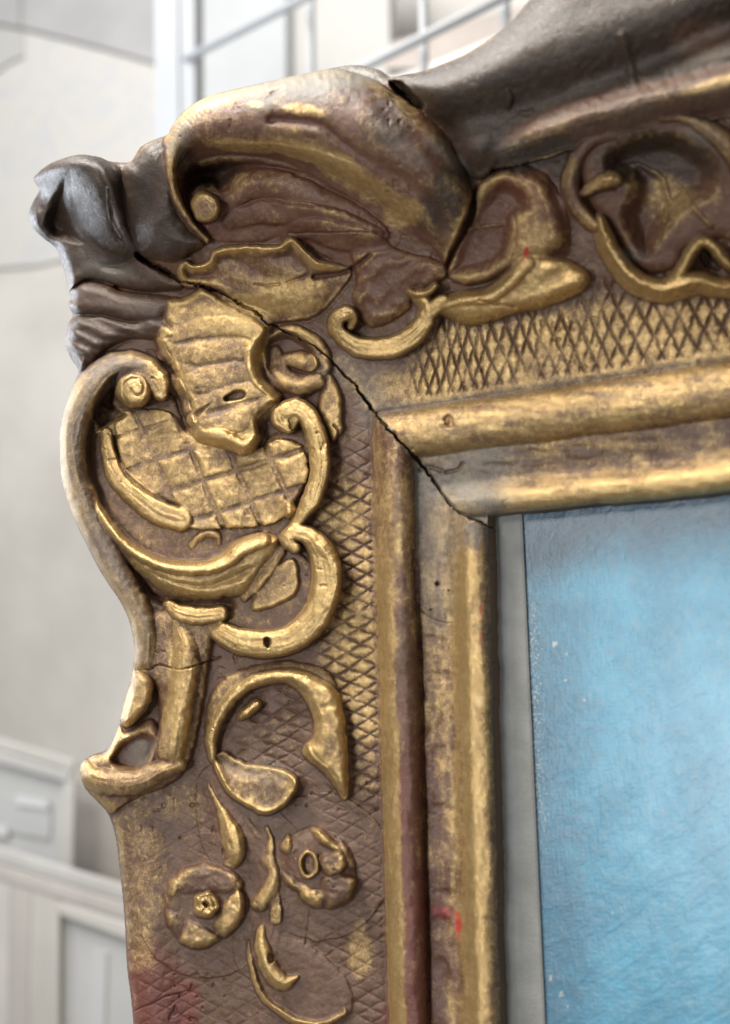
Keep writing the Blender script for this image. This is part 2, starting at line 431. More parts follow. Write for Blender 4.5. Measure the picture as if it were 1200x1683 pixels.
# ============================================================ acanthus tail and scroll above the hatched band
L = reg('acanthus_leaf', g=.30, d=.06, r=.20, k=.28, label='brown acanthus hollow with red bole showing')
blob(L, K(cR, [(400, 740), (440, 620), (520, 470), (560, 330), (640, 240), (780, 240), (880, 290), (940, 390), (980, 500), (990, 600), (900, 680), (760, 720), (620, 780), (480, 800)]), 26, 30)
carve(K(cR, [(390, 700), (450, 560), (540, 380), (600, 300), (690, 265), (800, 320), (830, 430), (770, 500), (745, 640), (650, 740), (470, 790), (390, 770)]), 30, 30)
carve(K(cR, [(400, 660), (470, 500), (540, 330), (560, 300), (540, 480), (440, 680), (400, 770), (380, 760)]), 34, 12)
stroke(L, K(cR, [(770, 245, 9, 4), (870, 300, 14, 7), (925, 400, 17, 8), (955, 520, 18, 7), (960, 620, 16, 5)]), 'round', over=10)
cut(K(cR, [(735, 440), (745, 540), (730, 660)]), 2.4, 5); ridge(K(cR, [(500, 530), (580, 515), (680, 505)]), 3, 3)
L = reg('acanthus_leaf', g=.26, d=.12, r=.20, k=.28, label='rough brown leaf left of the gold acanthus tail')
blob(L, K(cR, [(-70, 640), (60, 600), (200, 640), (380, 690), (400, 760), (350, 800), (240, 860), (200, 940), (60, 1010), (-20, 980), (-60, 880), (-40, 760)]), 14, 24, fn=wave(.5, 1, 34, 1.4, wob=26))
L = reg('acanthus_tail', g=.90, d=.02, label='bright gold acanthus tail over the hatched band')
TAIL = K(cR, [(330, 900), (400, 850), (480, 830), (600, 810), (690, 740), (740, 660), (800, 640), (900, 650), (980, 670), (1060, 710), (1110, 765), (1080, 830), (990, 880), (900, 910), (760, 940), (640, 980), (520, 1000), (420, 970), (350, 940)])
blob(L, TAIL, 30, 26, fn=lambda X, Y, d: 3 * np.sin((Y + .5 * X) / 7.0) * sstep(0, 8, d) * sstep(880, 900, X))
stroke(L, K(cR, [(360, 905, 8, 5), (460, 870, 11, 9), (600, 860, 13, 11), (720, 780, 13, 12), (800, 700, 11, 8)]), 'round', over=7)
cut(K(cR, [(560, 880), (640, 895), (740, 915)]), 2, 5)
L = reg('c_scroll', g=.92, d=.02, label='gold scroll with a round curl end under the top leaf')
stroke(L, K(c5, [(66, 286, 7, 18), (72, 262, 10, 24), (52, 248, 15, 30), (26, 262, 15, 30), (26, 296, 14, 28), (60, 330, 15, 28), (110, 348, 18, 28), (180, 348, 19, 28), (240, 322, 19, 28), (278, 284, 17, 27), (300, 240, 15, 26), (340, 210, 14, 24)]), 'flat', lift_=2)
stroke(L, K(c5, [(240, 178, 6, 26), (262, 186, 9, 26), (292, 182, 8, 26), (318, 162, 6, 26)]), 'round', lift_=6)
stroke(L, K(c5, [(270, 190, 14, 22), (290, 220, 14, 24), (300, 250, 12, 24)]), 'round', lift_=3)

# ============================================================ fan shell under the roll
L = reg('fan_shell', g=.44, d=.04, r=.14, k=.18, label='fan shaped gold leaf with a thin ragged upper rim')
FAN = K(c4, [(150, 190), (190, 140), (240, 160), (300, 145), (340, 85), (480, 65), (640, 68), (720, 25), (790, 80), (860, 140), (1000, 165), (1020, 230), (940, 330), (850, 425), (760, 450), (640, 465), (570, 420), (430, 350), (340, 285), (190, 275)])
blob(L, FAN, 32, 8, fn=lambda X, Y, d: -20 * sstep(2, 24, d) * (1 - sstep(445, 500, Y)) * (1 - .8 * sstep(500, 560, X)) - np.minimum(30, 26 * sstep(440, 528, Y) + 28 * sstep(505, 575, X)) + 3 * fbm(X, Y, 22, 61, 2) + 4 * np.sin((X * .7 - Y) / 11.0) * sstep(8, 30, d) * (1 - sstep(440, 480, Y)))
cut(K(c4, [(540, 262), (600, 266), (660, 258)]), 1.4, 4); cut(K(c4, [(700, 250), (770, 225), (800, 205)]), 3, 4)
cut(K(c4, [(830, 220), (930, 215), (1010, 190), (1100, 120)]), 4, 9)

# ============================================================ cartouche on left rail
L = reg('cartouche_field', g=.48, d=.06, label='hollow field of the cartouche behind the raised squares')
FIELD = K(c6, [(150, 200), (230, 240), (420, 180), (500, 330), (700, 390), (800, 330), (900, 320), (915, 480), (860, 600), (870, 720), (930, 800), (930, 900), (860, 1010), (700, 1040), (600, 1000), (420, 900), (280, 760), (160, 560), (130, 400)])
blob(L, FIELD, 6, 10, k=2)
blob(L, K(c6, [(250, 250), (430, 250), (500, 330), (700, 385), (820, 345), (900, 380), (910, 480), (870, 570), (800, 640), (650, 660), (500, 660), (450, 590), (340, 540), (270, 450), (240, 340)]), 12, 10, k=2)
E1 = np.array([56, -17.7]); E2 = np.array([22.4, 51.3]); O = np.array([334, 791.])
inner = spline(K(c6, [(250, 250), (430, 250), (500, 330), (700, 385), (820, 345), (900, 380), (910, 480), (870, 570), (800, 640), (650, 660), (500, 660), (450, 590), (340, 540), (270, 450), (240, 340)]), 6, True)
for jj in range(-3, 2):
    for ii in range(-3, 3):
        c = O + E1 * (ii + .5) + E2 * (jj + .5)
        if poly_sdf(inner, np.array([[c[0]]]), np.array([[c[1]]]))[0, 0] < -8:
            continue
        Lq = reg('raised_square', parent='cartouche_field', g=.72, d=.02)
        m = .05 + .02 * (((ii * 13 + jj * 7) % 5) / 5)
        a = O + E1 * (ii + m) + E2 * (jj + m); b = O + E1 * (ii + 1 - m) + E2 * (jj + m)
        e = O + E1 * (ii + 1 - m) + E2 * (jj + 1 - m); f = O + E1 * (ii + m) + E2 * (jj + 1 - m)
        sl = window([a, b, e, f], 8)
        d = np.minimum(poly_sdf(np.array([a, b, e, f]), WX[sl], WY[sl]), poly_sdf(inner, WX[sl], WY[sl]))
        t = np.clip(d / 9, 0, 1)
        hh_ = 14 + (5.0 if ii + jj > -3 else 1.6) * np.clip(.75 + .9 * fbm(WX[sl], WY[sl], 40, 311, 2), .15, 1.3) * (.8 + .4 * ((ii * 37 + jj * 91) % 10) / 10) * (1 - (1 - t) ** 2) ** .6 + 1.8 * fbm(WX[sl], WY[sl], 16, 300 + ii * 7 + jj, 2)
        apply(sl, np.where(d > 0, B0[sl] + hh_, -1e3), .5, Lq)
L = reg('cartouche_leaf', g=.80, d=.03, label='inner gold arc leaf beside the raised squares')
stroke(L, K(c6, [(205, 320, 9, 12), (212, 400, 14, 16), (250, 480, 20, 19), (320, 550, 23, 20), (400, 605, 23, 20), (465, 628, 22, 20)]), 'flat')
cut(K(c6, [(232, 340), (250, 420), (290, 490), (370, 545), (460, 580)]), 3.0, 8)
stroke(L, K(c6, [(165, 300, 4, 8), (170, 322, 5, 10), (185, 318, 4, 9)]), 'round')
L = reg('cartouche_leaf', g=.60, d=.10, label='gold panel in the lower lobe of the cartouche')
blob(L, K(c6, [(720, 900), (750, 830), (860, 765), (885, 865), (840, 920), (725, 955)]), 14, 7, closed=True)
stroke(L, K(c6, [(500, 720, 7, 8), (530, 695, 8, 12), (560, 680, 9, 14), (595, 688, 8, 12), (598, 710, 6, 8)]), 'round')
stroke(L, K(c6, [(690, 905, 7, 6), (730, 860, 10, 10), (770, 800, 12, 12), (810, 740, 12, 10)]), 'round', over=6)

L = reg('crescent_leaf', g=.88, d=.03, label='long gold crescent leaf across the cartouche')
blob(L, K(c6, [(120, 420), (150, 480), (175, 570), (250, 660), (340, 740), (470, 770), (590, 755), (650, 700), (740, 670), (815, 690), (805, 745), (760, 800), (700, 890), (620, 910), (520, 915), (420, 890), (330, 830), (250, 760), (180, 680), (135, 590), (115, 500)]), 30, 34, k=3)
stroke(L, K(c6, [(125, 430, 5, 10), (150, 530, 8, 16), (205, 640, 10, 20), (290, 730, 11, 22), (390, 785, 12, 24), (500, 800, 12, 24), (600, 785, 14, 22), (680, 730, 14, 18), (760, 700, 12, 12)]), 'round', over=9, k=2)
carve(K(c6, [(330, 800), (440, 835), (560, 840), (680, 790), (740, 790), (690, 850), (600, 880), (500, 880), (400, 850)]), 10, 16)
cut(K(c6, [(240, 790), (320, 860), (420, 920), (560, 935), (640, 930)]), 7, 16)

L = reg('outer_scroll', g=.18, d=.62, k=.12, label='grey dusted outer rim scroll of the cartouche')
stroke(L, K(c6, [(395, 130, 14, 26), (330, 88, 20, 32), (250, 88, 25, 36), (170, 140, 27, 38), (108, 230, 29, 40), (80, 330, 28, 40), (85, 450, 27, 38), (110, 560, 28, 36), (160, 680, 30, 34), (215, 790, 30, 32), (262, 880, 28, 30), (310, 960, 26, 28), (335, 1050, 24, 24), (330, 1120, 22, 20)]), 'round', k=3, lift_=4)
L = reg('scroll_ball', g=.60, d=.30, label='round volute end of the cartouche rim')
stroke(L, K(c6, [(335, 118, 30, 34), (380, 150, 22, 34), (392, 185, 14, 30)]), 'flat', lift_=2)
stroke(L, K(c6, [(298, 168, 31, 44), (304, 174, 31, 44)]), 'flat', lift_=2)
cut(K(c6, [(345, 205), (320, 228), (280, 220), (258, 185), (270, 145), (310, 130), (335, 150), (330, 185), (300, 190), (288, 170)]), 2.2, 4)
carve(K(c6, [(150, 240), (190, 150), (250, 110), (240, 160), (235, 220), (280, 260), (230, 290), (180, 310)]), 22, 8)

L = reg('c_scroll', g=.90, d=.03, label='upper gold C scroll right of the raised squares')
stroke(L, K(c6, [(850, 300, 10, 20), (862, 268, 14, 26), (835, 250, 18, 28), (815, 275, 16, 28), (840, 300, 14, 26)]), 'flat', lift_=2)
stroke(L, K(c6, [(835, 245, 15, 28), (885, 240, 18, 29), (925, 290, 18, 29), (950, 370, 18, 29), (955, 460, 18, 29), (932, 545, 17, 28), (898, 605, 13, 26), (868, 650, 9, 22)]), 'flat', lift_=2)
stroke(L, K(c6, [(845, 580, 11, 26), (850, 600, 12, 26)]), 'round', lift_=2)
L = reg('c_scroll', g=.86, d=.03, label='lower gold C scroll with a nail hole at its foot')
stroke(L, K(c6, [(868, 728, 11, 26), (845, 700, 14, 28), (865, 675, 15, 28), (920, 690, 17, 29), (965, 750, 23, 30), (980, 830, 26, 31), (968, 910, 26, 31), (925, 990, 26, 31), (850, 1050, 25, 30), (765, 1068, 25, 30), (680, 1060, 23, 28), (615, 1030, 19, 24), (575, 1000, 12, 14)]), 'flat', lift_=2)
ridge(K(c6, [(930, 700), (1000, 780), (1012, 860), (985, 930)]), 8, 4)
carve([(434, 1048), (444, 1048), (446, 1058), (440, 1066), (433, 1058)], 16, 4)
L = reg('acanthus_leaf', g=.62, d=.12, label='pointed leaf tip behind the upper C scroll')
blob(L, K(c4, [(860, 800), (900, 700), (960, 790), (975, 950), (970, 990), (920, 1045), (890, 960), (850, 880)]), 13, 10)

L = reg('scroll_foot', g=.76, d=.06, label='short gold bar at the foot of the crescent')
stroke(L, K(c6, [(425, 930, 9, 16), (460, 958, 15, 24), (530, 970, 17, 26), (600, 962, 15, 24)]), 'flat', lift_=2)

# ============================================================ central leaf of the corner
L = reg('acanthus_leaf', g=.60, d=.06, k=.04, label='broad wavy gold leaf hanging from the corner crack')
LEAF = K(c4, [(85, 410), (100, 340), (190, 320), (260, 278), (300, 285), (420, 350), (540, 420), (600, 490), (550, 570), (545, 660), (570, 730), (640, 800), (660, 820), (640, 850), (560, 920), (565, 1040), (480, 1105), (400, 1065), (290, 1050), (245, 1000), (195, 940), (215, 860), (165, 780), (130, 690), (100, 610), (55, 540), (100, 485)])
def leaf_fn(X, Y, d):
    cy = (Y - 380) * 3; cx = (X - 240) * 3
    wv = np.interp(cy + .18 * (cx - 300) + 40 * fbm(X, Y, 50, 90, 2), [250, 330, 390, 460, 530, 600, 660, 740, 800, 850, 930, 1010, 1100], [0, 2, -3, 4, -4, 4, -4, 5, 2, -7, 2, 5, 0])
    wv = wv * (1 + .6 * fbm(X, Y, 40, 89, 2))
    return wv * sstep(0, 12, d) + 2.0 * fbm(X, Y, 14, 88, 2) * sstep(0, 8, d)
blob(L, LEAF, 31, 12, fn=lambda X, Y, d: 2.0 * fbm(X, Y, 14, 88, 2) * sstep(0, 8, d))
for rib in ([(590, 440, 16, 10), (460, 410, 22, 14), (300, 400, 21, 13), (150, 420, 12, 7)], [(540, 500, 14, 10), (420, 470, 18, 14), (280, 475, 18, 14), (110, 520, 12, 9)], [(540, 590, 14, 11), (420, 590, 20, 15), (270, 600, 21, 15), (90, 600, 10, 8)],
            [(560, 680, 14, 12), (440, 700, 20, 16), (300, 730, 23, 17), (170, 760, 14, 10)], [(590, 780, 14, 12), (480, 790, 16, 13), (330, 830, 16, 12), (210, 880, 9, 8)], [(620, 830, 10, 8), (520, 900, 18, 14), (400, 950, 22, 16), (260, 980, 14, 10)]):
    stroke(L, K(c4, [(a_, b_, c_ * .9, d_ * .42) for a_, b_, c_, d_ in rib]), 'round', over=14, k=2.5)
stroke(L, K(c4, [(600, 480, 8, 4), (545, 580, 12, 9), (530, 680, 12, 9), (580, 760, 10, 8), (650, 810, 6, 5)]), 'round', over=7)
stroke(L, K(c4, [(70, 530, 6, 5), (95, 490, 7, 7), (115, 500, 5, 5)]), 'round', over=5)
stroke(L, K(c4, [(60, 540, 5, 5), (95, 610, 6, 7), (115, 650, 5, 5)]), 'round', over=5)
stroke(L, K(c4, [(155, 740, 5, 6), (180, 810, 7, 8), (205, 880, 5, 6)]), 'round', over=5)
stroke(L, K(c4, [(270, 1010, 9, 5), (370, 1025, 15, 13), (480, 1065, 14, 12), (550, 1020, 9, 5)]), 'round', over=6)
carve(K(c4, [(380, 820), (420, 785), (480, 778), (500, 800), (480, 830), (400, 845)]), 13, 6)
carve(K(c4, [(220, 900), (270, 860), (330, 840), (280, 900), (240, 950)]), 8, 8)

L = reg('corner_eye', g=.40, d=.14, k=.22, label='dark eye hollow in the corner with a gold nub')
blob(L, K(c4, [(560, 560), (610, 490), (720, 460), (830, 500), (900, 580), (910, 680), (870, 760), (800, 810), (690, 800), (600, 750), (560, 670)]), 14, 12)
carve(K(c4, [(570, 560), (640, 500), (740, 500), (830, 580), (850, 680), (780, 730), (680, 730), (600, 700)]), 22, 16)
stroke(L, K(c4, [(690, 630, 10, 12), (760, 640, 17, 24), (800, 650, 16, 22)]), 'round', over=4, lift_=4)
stroke(L, K(c4, [(640, 590, 8, 6), (660, 690, 14, 12), (740, 760, 16, 12), (850, 740, 12, 10)]), 'round', over=10)

# ============================================================ stem, horn and small leaf at left edge
L = reg('leaf_stem', g=.58, d=.10, k=.06, label='broad brown gold stem below the cartouche')
blob(L, K(c7, [(230, 110), (290, 20), (420, 0), (540, 60), (520, 180), (500, 330), (470, 480), (430, 600), (330, 600), (300, 540), (330, 440), (310, 300), (250, 260), (220, 240)]), 16, 22)
stroke(L, K(c7, [(400, 60, 18, 14), (430, 180, 24, 26), (415, 300, 26, 30), (392, 430, 26, 32), (372, 540, 24, 30), (370, 590, 14, 16)]), 'round', lift_=4)
L = reg('horn', g=.34, d=.14, r=.12, k=.28, label='horn shaped hook jutting from the left edge')
blob(L, K(c7, [(170, 420), (200, 470), (300, 420), (340, 500), (330, 600), (420, 600), (380, 660), (240, 720), (130, 780), (60, 720), (25, 650), (35, 590), (70, 555), (125, 535)]), 18, 20)
stroke(L, K(c7, [(48, 600, 12, 26), (70, 640, 21, 34), (150, 660, 25, 36), (240, 655, 23, 34), (320, 620, 19, 30), (400, 590, 14, 20)]), 'round', lift_=4)
carve(K(c7, [(130, 570), (180, 500), (270, 460), (320, 500), (300, 570), (240, 625), (170, 620)]), 22, 16)
L = reg('small_leaf', g=.50, d=.18, label='little almond leaf on the left edge')
blob(L, K(c7, [(232, 235), (300, 258), (308, 330), (270, 405), (212, 455), (182, 430), (192, 350), (215, 290)]), 30, 18, k=2)

# ============================================================ rocaille ring lower down
L = reg('rocaille_ring', g=.66, d=.14, label='curling gold leaf ring with flared tail')
blob(L, K(c7, [(500, 440), (520, 340), (580, 260), (700, 215), (850, 200), (960, 235), (1005, 300), (960, 350), (860, 300), (740, 290), (640, 330), (570, 400), (540, 500), (520, 560)]), 9, 16)
stroke(L, K(c7, [(530, 570, 7, 12), (528, 480, 11, 18), (570, 380, 12, 22), (645, 300, 12, 24), (740, 258, 12, 25), (820, 258, 12, 24)]), 'round', lift_=2)
blob(L, K(c7, [(690, 275), (740, 235), (860, 225), (950, 265), (1012, 320), (1037, 440), (1047, 580), (1048, 700), (1025, 728), (1000, 690), (960, 640), (915, 590), (866, 545), (905, 485), (908, 420), (880, 350), (830, 295), (760, 270)]), 30, 20, sm=5, fn=lambda X, Y, d: 2.5 * fbm(X, Y, 18, 93, 2))
ridge(K(c7, [(880, 330), (915, 430), (890, 530), (960, 610), (1010, 690)]), 3, 4)
L = reg('rocaille_leaf', g=.54, d=.34, label='scooped leaf at the foot of the ring')
blob(L, [(346, 1242), (355, 1273), (374, 1307), (404, 1327), (434, 1341), (465, 1330), (489, 1300), (491, 1278), (470, 1262), (430, 1254), (395, 1246), (368, 1230)], 27, 10, fn=lambda X, Y, d: -9 * sstep(4, 20, d) - 22 * (1 - sstep(1240, 1290, Y - .06 * (X - 420))) + 2 * fbm(X, Y, 18, 66, 2))
L = reg('leaf_bud', g=.78, d=.06, label='tiny bud inside the ring')
stroke(L, K(c7, [(640, 410, 8, 16), (660, 395, 10, 20), (700, 360, 9, 16)]), 'round')

L = None
stroke(L, [(372, 1300, 30, 8), (390, 1370, 36, 9), (430, 1400, 40, 9), (450, 1470, 36, 9), (440, 1560, 34, 8)], 'soft', k=6)
stroke(L, [(390, 1420, 30, 8), (340, 1488, 70, 9)], 'soft', k=6); stroke(L, [(450, 1420, 30, 8), (520, 1424, 72, 9)], 'soft', k=6)
blob(L, [(410, 1560), (440, 1535), (520, 1560), (575, 1620), (572, 1672), (520, 1690), (460, 1670), (420, 1620)], 6, 24, k=4)
# ============================================================ flowers, stem, drop
L = reg('drop_leaf', g=.74, d=.08, label='gold teardrop leaf hanging under the ring')
stroke(L, K(c8, [(425, 20, 3, 6), (460, 90, 6, 12), (500, 170, 13, 20), (530, 250, 20, 26), (535, 320, 19, 24), (515, 355, 12, 14)]), 'round')
stroke(L, K(c8, [(585, 170, 5, 5), (625, 220, 8, 8), (640, 270, 7, 7), (600, 340, 9, 8)]), 'round')
carve(K(c8, [(475, 290), (500, 295), (520, 330), (490, 345)]), 6, 5)


def flower(name_label, disc, petals, centre, ring_r, gold):
    Lf = reg('flower', g=.22, d=.16, label=name_label)
    blob(Lf, K(c8, [((x - (centre[0] - 180) * 2.609) * .96 + (centre[0] - 180) * 2.609, (y - (centre[1] - 1283) * 2.609) * .96 + (centre[1] - 1283) * 2.609) for x, y in disc]), 17, 28, sm=8)
    for (pts, gg, hh) in petals:
        Lp = reg('petal', parent=Lf, g=gg - .16, d=.10)
        mx = sum(p[0] for p in pts) / len(pts); my = sum(p[1] for p in pts) / len(pts); ox, oy = (centre[0] - 180) * 2.609, (centre[1] - 1283) * 2.609
        pts = [(mx + (x - mx) * 1.22 + (ox - mx) * .10, my + (y - my) * 1.22 + (oy - my) * .10) for x, y in pts]
        blob(Lp, K(c8, pts), hh * .92, 14, k=4, sm=3, fn=lambda X, Y, d: 3.0 * fbm(X, Y, 12, 95, 2))
    cx, cy = centre
    Lc = reg('flower_centre', parent=Lf, g=gold, d=.05)
    if ring_r > 16:
        kn = [(cx + 24 * (1 + .04 * math.cos(5 * a)) * math.cos(a), cy + 25 * (1 + .04 * math.cos(5 * a)) * math.sin(a)) for a in np.linspace(0, 2 * math.pi, 21)[:-1]]
        blob(Lc, kn, 34, 10, k=1.5, sm=2, fn=lambda X, Y, d: 4 * fbm(X, Y, 8, 97, 2))
        carve([(cx - 7, cy - 1), (cx, cy - 8), (cx + 7, cy), (cx + 1, cy + 7)], 12, 5)
        cut([(cx - 13, cy + 3), (cx - 6, cy - 13), (cx + 10, cy - 11), (cx + 14, cy + 3)], 2.2, 4)
    else:
        ring = [(cx + 14 * math.cos(a), cy + 20 * math.sin(a), 6, 27) for a in np.linspace(0, 2 * math.pi, 14)]
        stroke(Lc, [(cx, cy - 6, 12, 18), (cx, cy + 6, 12, 18)], 'flat', k=1.5)
        stroke(Lc, ring, 'round', k=1.5)


flower('left flower with a pierced round centre', [(230, 440), (300, 370), (400, 348), (500, 372), (555, 440), (588, 520), (572, 600), (510, 665), (450, 705), (370, 728), (300, 695), (250, 635), (222, 540)],
       [([(285, 445), (325, 385), (410, 358), (505, 382), (552, 440), (500, 475), (420, 470), (340, 480)], .42, 22), ([(560, 478), (588, 530), (572, 600), (512, 660), (462, 618), (485, 560), (520, 505)], .80, 26),
        ([(330, 598), (370, 622), (440, 655), (455, 690), (380, 726), (308, 695), (318, 640)], .74, 25), ([(232, 572), (285, 576), (318, 620), (300, 668), (255, 645), (230, 610)], .46, 21), ([(238, 440), (268, 408), (290, 440), (280, 482), (245, 494)], .74, 21)],
       (338, 1488), 17, .78)
flower('right flower with a ring centre and dark petals', [(735, 420), (722, 330), (740, 258), (800, 212), (880, 188), (960, 218), (1030, 285), (1067, 370), (1062, 460), (1010, 532), (930, 558), (860, 542), (800, 485)],
       [([(880, 212), (918, 200), (975, 250), (1008, 290), (970, 296), (915, 262)], .80, 27), ([(1005, 252), (1052, 310), (1068, 362), (1040, 375), (1008, 320)], .5, 20), ([(733, 252), (757, 226), (780, 265), (768, 314), (740, 308), (722, 280)], .74, 22),
        ([(920, 330), (990, 305), (1028, 350), (1005, 405), (955, 415), (922, 380)], .40, 30), ([(732, 405), (775, 422), (830, 470), (828, 498), (785, 480), (745, 450)], .56, 22), ([(818, 448), (862, 468), (905, 476), (945, 500), (905, 550), (848, 535), (815, 490)], .74, 24),
        ([(925, 430), (1000, 415), (1058, 440), (1035, 515), (962, 550), (930, 500)], .16, 27)],
       (508, 1421), 15, .56)
L = reg('flower_stem', g=.60, d=.10, label='gold stem between the two flowers')
stroke(L, K(c8, [(676, 205, 4, 8), (690, 260, 6, 12), (690, 330, 10, 16), (706, 400, 12, 18), (690, 465, 15, 19), (655, 515, 16, 19), (635, 532, 12, 15)]), 'round')
stroke(L, K(c8, [(660, 290, 6, 6), (668, 340, 12, 12), (690, 380, 10, 10)]), 'round')
stroke(L, K(c8, [(705, 480, 10, 10), (712, 540, 11, 14), (715, 595, 11, 14)]), 'flat')
L = reg('curled_leaf', g=.72, d=.08, label='small gold crescent under the flower stem')
stroke(L, K(c8, [(655, 635, 8, 12), (650, 690, 12, 18), (665, 760, 15, 22), (700, 830, 17, 22), (745, 865, 13, 20), (800, 842, 6, 12)]), 'round')
carve(K(c8, [(680, 735), (705, 750), (712, 780), (690, 790), (672, 765)]), 8, 5)
L = reg('curled_leaf', g=.34, d=.20, label='large brown curl with a thin rim at the bottom')
stroke(L, K(c8, [(600, 690, 6, 8), (612, 790, 8, 12), (645, 890, 9, 14), (710, 970, 9, 14), (800, 1025, 9, 14), (900, 1040, 9, 14), (990, 1005, 8, 12), (1005, 980, 5, 8)]), 'crest_r')
# a further pair of curls below, out of the picture
stroke(L, [(470, 1740, 10, 14), (430, 1760, 12, 16), (400, 1800, 12, 16)], 'round')

# ============================================================ cracks and damage
def crack(pts, w0, w1, depth, seed):
    rs = np.random.RandomState(seed); q = spline(pts, 8)
    q = q + rs.normal(0, .9, q.shape); wv = w0 + (w1 - w0) * np.abs(fbm(np.arange(len(q)) * 1.0, np.zeros(len(q)), 6, seed, 2)) * 1.6
    sl = window(q, 14); r, sd, ext, par = seg_field(np.column_stack([q, wv]), sl, False)
    Hh[sl] -= depth * np.exp(-r ** 4)
    for a in q[::5]:
        if rs.rand() < .55:
            c = a + rs.normal(0, 3.0, 2); m = rs.uniform(3, 7)
            carve([(c[0] + m * math.cos(t) * rs.uniform(.5, 1.1), c[1] + m * math.sin(t) * rs.uniform(.4, .9)) for t in np.linspace(0, 6.28, 7)[:-1]], rs.uniform(2, 5), 2)


crack(MITRE[1:6], .6, 1.8, 11, 1); crack(MITRE[5:11], 1.0, 3.0, 20, 2); crack(MITRE[10:20], .4, 1.8, 11, 3); crack(MITRE[18:22], 1.0, 3, 12, 4)
cut(K(c7, [(235, 235), (290, 232), (330, 214), (410, 230), (500, 205), (560, 188)]), 1.1, 5)
cut([(735, 690), (738, 686), (742, 690), (741, 700), (737, 698)], 4, 7)
cut([(690, 772), (706, 768), (722, 774)], 3.2, 7); cut([(732, 776), (750, 774), (760, 762)], 2.6, 6)
cut([(548, 700), (556, 712), (552, 725)], 2, 5)
for (x, y, r_) in ((720, 960, 4.5), (738, 971, 2.2), (709, 1003, 2.4)):
    carve([(x - r_, y), (x, y - r_), (x + r_, y), (x, y + r_)], 8, 2)
cut([(686, 1000), (720, 1022), (755, 1024)], 1.0, 2); cut([(680, 905), (684, 980), (690, 1060), (694, 1180), (700, 1400), (706, 1700)], 2.2, 7)
for (x, y, a, b) in ((708, 1058, 22, 15), (724, 1112, 26, 10), (712, 1180, 14, 20), (720, 1328, 24, 9), (730, 1470, 22, 10), (722, 1520, 20, 16), (725, 1600, 15, 26), (880, 752, 40, 13), (960, 742, 30, 12), (1050, 730, 45, 12), (820, 770, 30, 10)):
    sl = window([(x - 2 * a, y - 2 * b), (x + 2 * a, y + 2 * b)], 4)
    q = ((PX[sl] - x) / a) ** 2 + ((PY[sl] - y) / b) ** 2 + .5 * fbm(PX[sl], PY[sl], 24, int(x), 2)
    Hh[sl] -= 3.0 * (1 - sstep(.0, 1.6, q))
cut([(214, 1664), (240, 1655), (270, 1640), (300, 1632)], 1.2, 3)
# overall handwork: small unevenness and pitting
orn = (s_ > 2) * (1 - .85 * sstep(.12, .4, blur(np.array([max(info[i_][3], info[i_][1] - .25) for i_ in range(len(names))])[lab], 4)))
Hh += orn * (1.3 * fbm(PX, PY, 28, 101, 3) + .6 * fbm(PX, PY, 9, 131, 2)) + .45 * fbm(PX, PY, 12, 141, 2) + .8 * fbm(PX, PY, 40, 151, 2) * (s_ > 2)
Hh -= 2.2 * sstep(.62, .8, vnoise(PX, PY, 9, 160)) * sstep(.1, .5, fbm(PX, PY, 60, 161, 2)) * orn

# ============================================================ outline of the frame
OUT = [(1515, -135), (960, -135), (915, -55), (870, 0), (840, 34), (800, 66), (760, 91), (700, 115), (665, 122), (642, 125), (622, 114), (590, 107), (560, 109), (500, 121), (430, 136), (350, 156), (318, 171), (296, 189), (281, 210), (276, 221), (257, 228), (240, 236), (230, 243), (221, 258), (214, 266), (202, 267), (180, 265), (166, 259), (152, 256), (130, 254), (102, 261), (77, 272), (56, 291), (59, 302), (65, 312), (57, 327), (50, 342), (47, 355), (50, 366), (55, 376), (72, 392), (90, 406), (100, 428), (107, 452), (113, 478), (116, 490), (112, 502), (120, 518), (113, 530), (109, 545), (107, 566), (117, 590), (128, 610), (118, 640), (106, 672), (99, 704), (98, 745), (102, 793), (112, 826), (125, 860), (142, 895), (159, 929), (178, 960), (197, 988), (212, 1020), (219, 1050), (220, 1072), (217, 1104), (210, 1132), (202, 1160), (194, 1195), (186, 1215), (174, 1232), (146, 1243), (134, 1256), (132, 1268), (137, 1290), (152, 1310), (172, 1330), (183, 1350), (191, 1383), (199, 1448), (205, 1513), (209, 1590), (218, 1666), (234, 1875), (1515, 1875)]
OUT = np.array(OUT, float)
OUTs = spline(OUT[:-1], 4); OUTs = np.vstack([OUTs, OUT[-1:]])
sd_out = poly_sdf(OUTs, PX, PY)
OUT_PIC = sd_out
sd_open = np.minimum(PX - xs, PY - ys)            # positive inside the sight opening
inside = np.minimum(sd_out, -sd_open)              # positive in the wood
# rounded outer edge
Redge = np.where((PX > 640) & (PY < 300), 20, 15)
t = np.clip(sd_out / Redge, 0, 1)
Hh -= 26 * (1 - np.sqrt(np.clip(1 - (1 - t) ** 2, 0, 1))) * (sd_out < 40)
Hh = np.where(sd_out > 0, Hh, Hh - 2)

# ------------------------------------------------------------------ wear maps of the gilding (gold leaf left, dust, red bole, bronze; some spots paint glare and shade)
att = np.zeros((4, NY, NX))
tab = np.array([info[i] for i in range(len(names))])
for c in range(4):
    att[c] = .45 * blur(tab[:, c][lab], 3) + .55 * blur(tab[:, c][lab], 11)
g, du, rd, dk = att


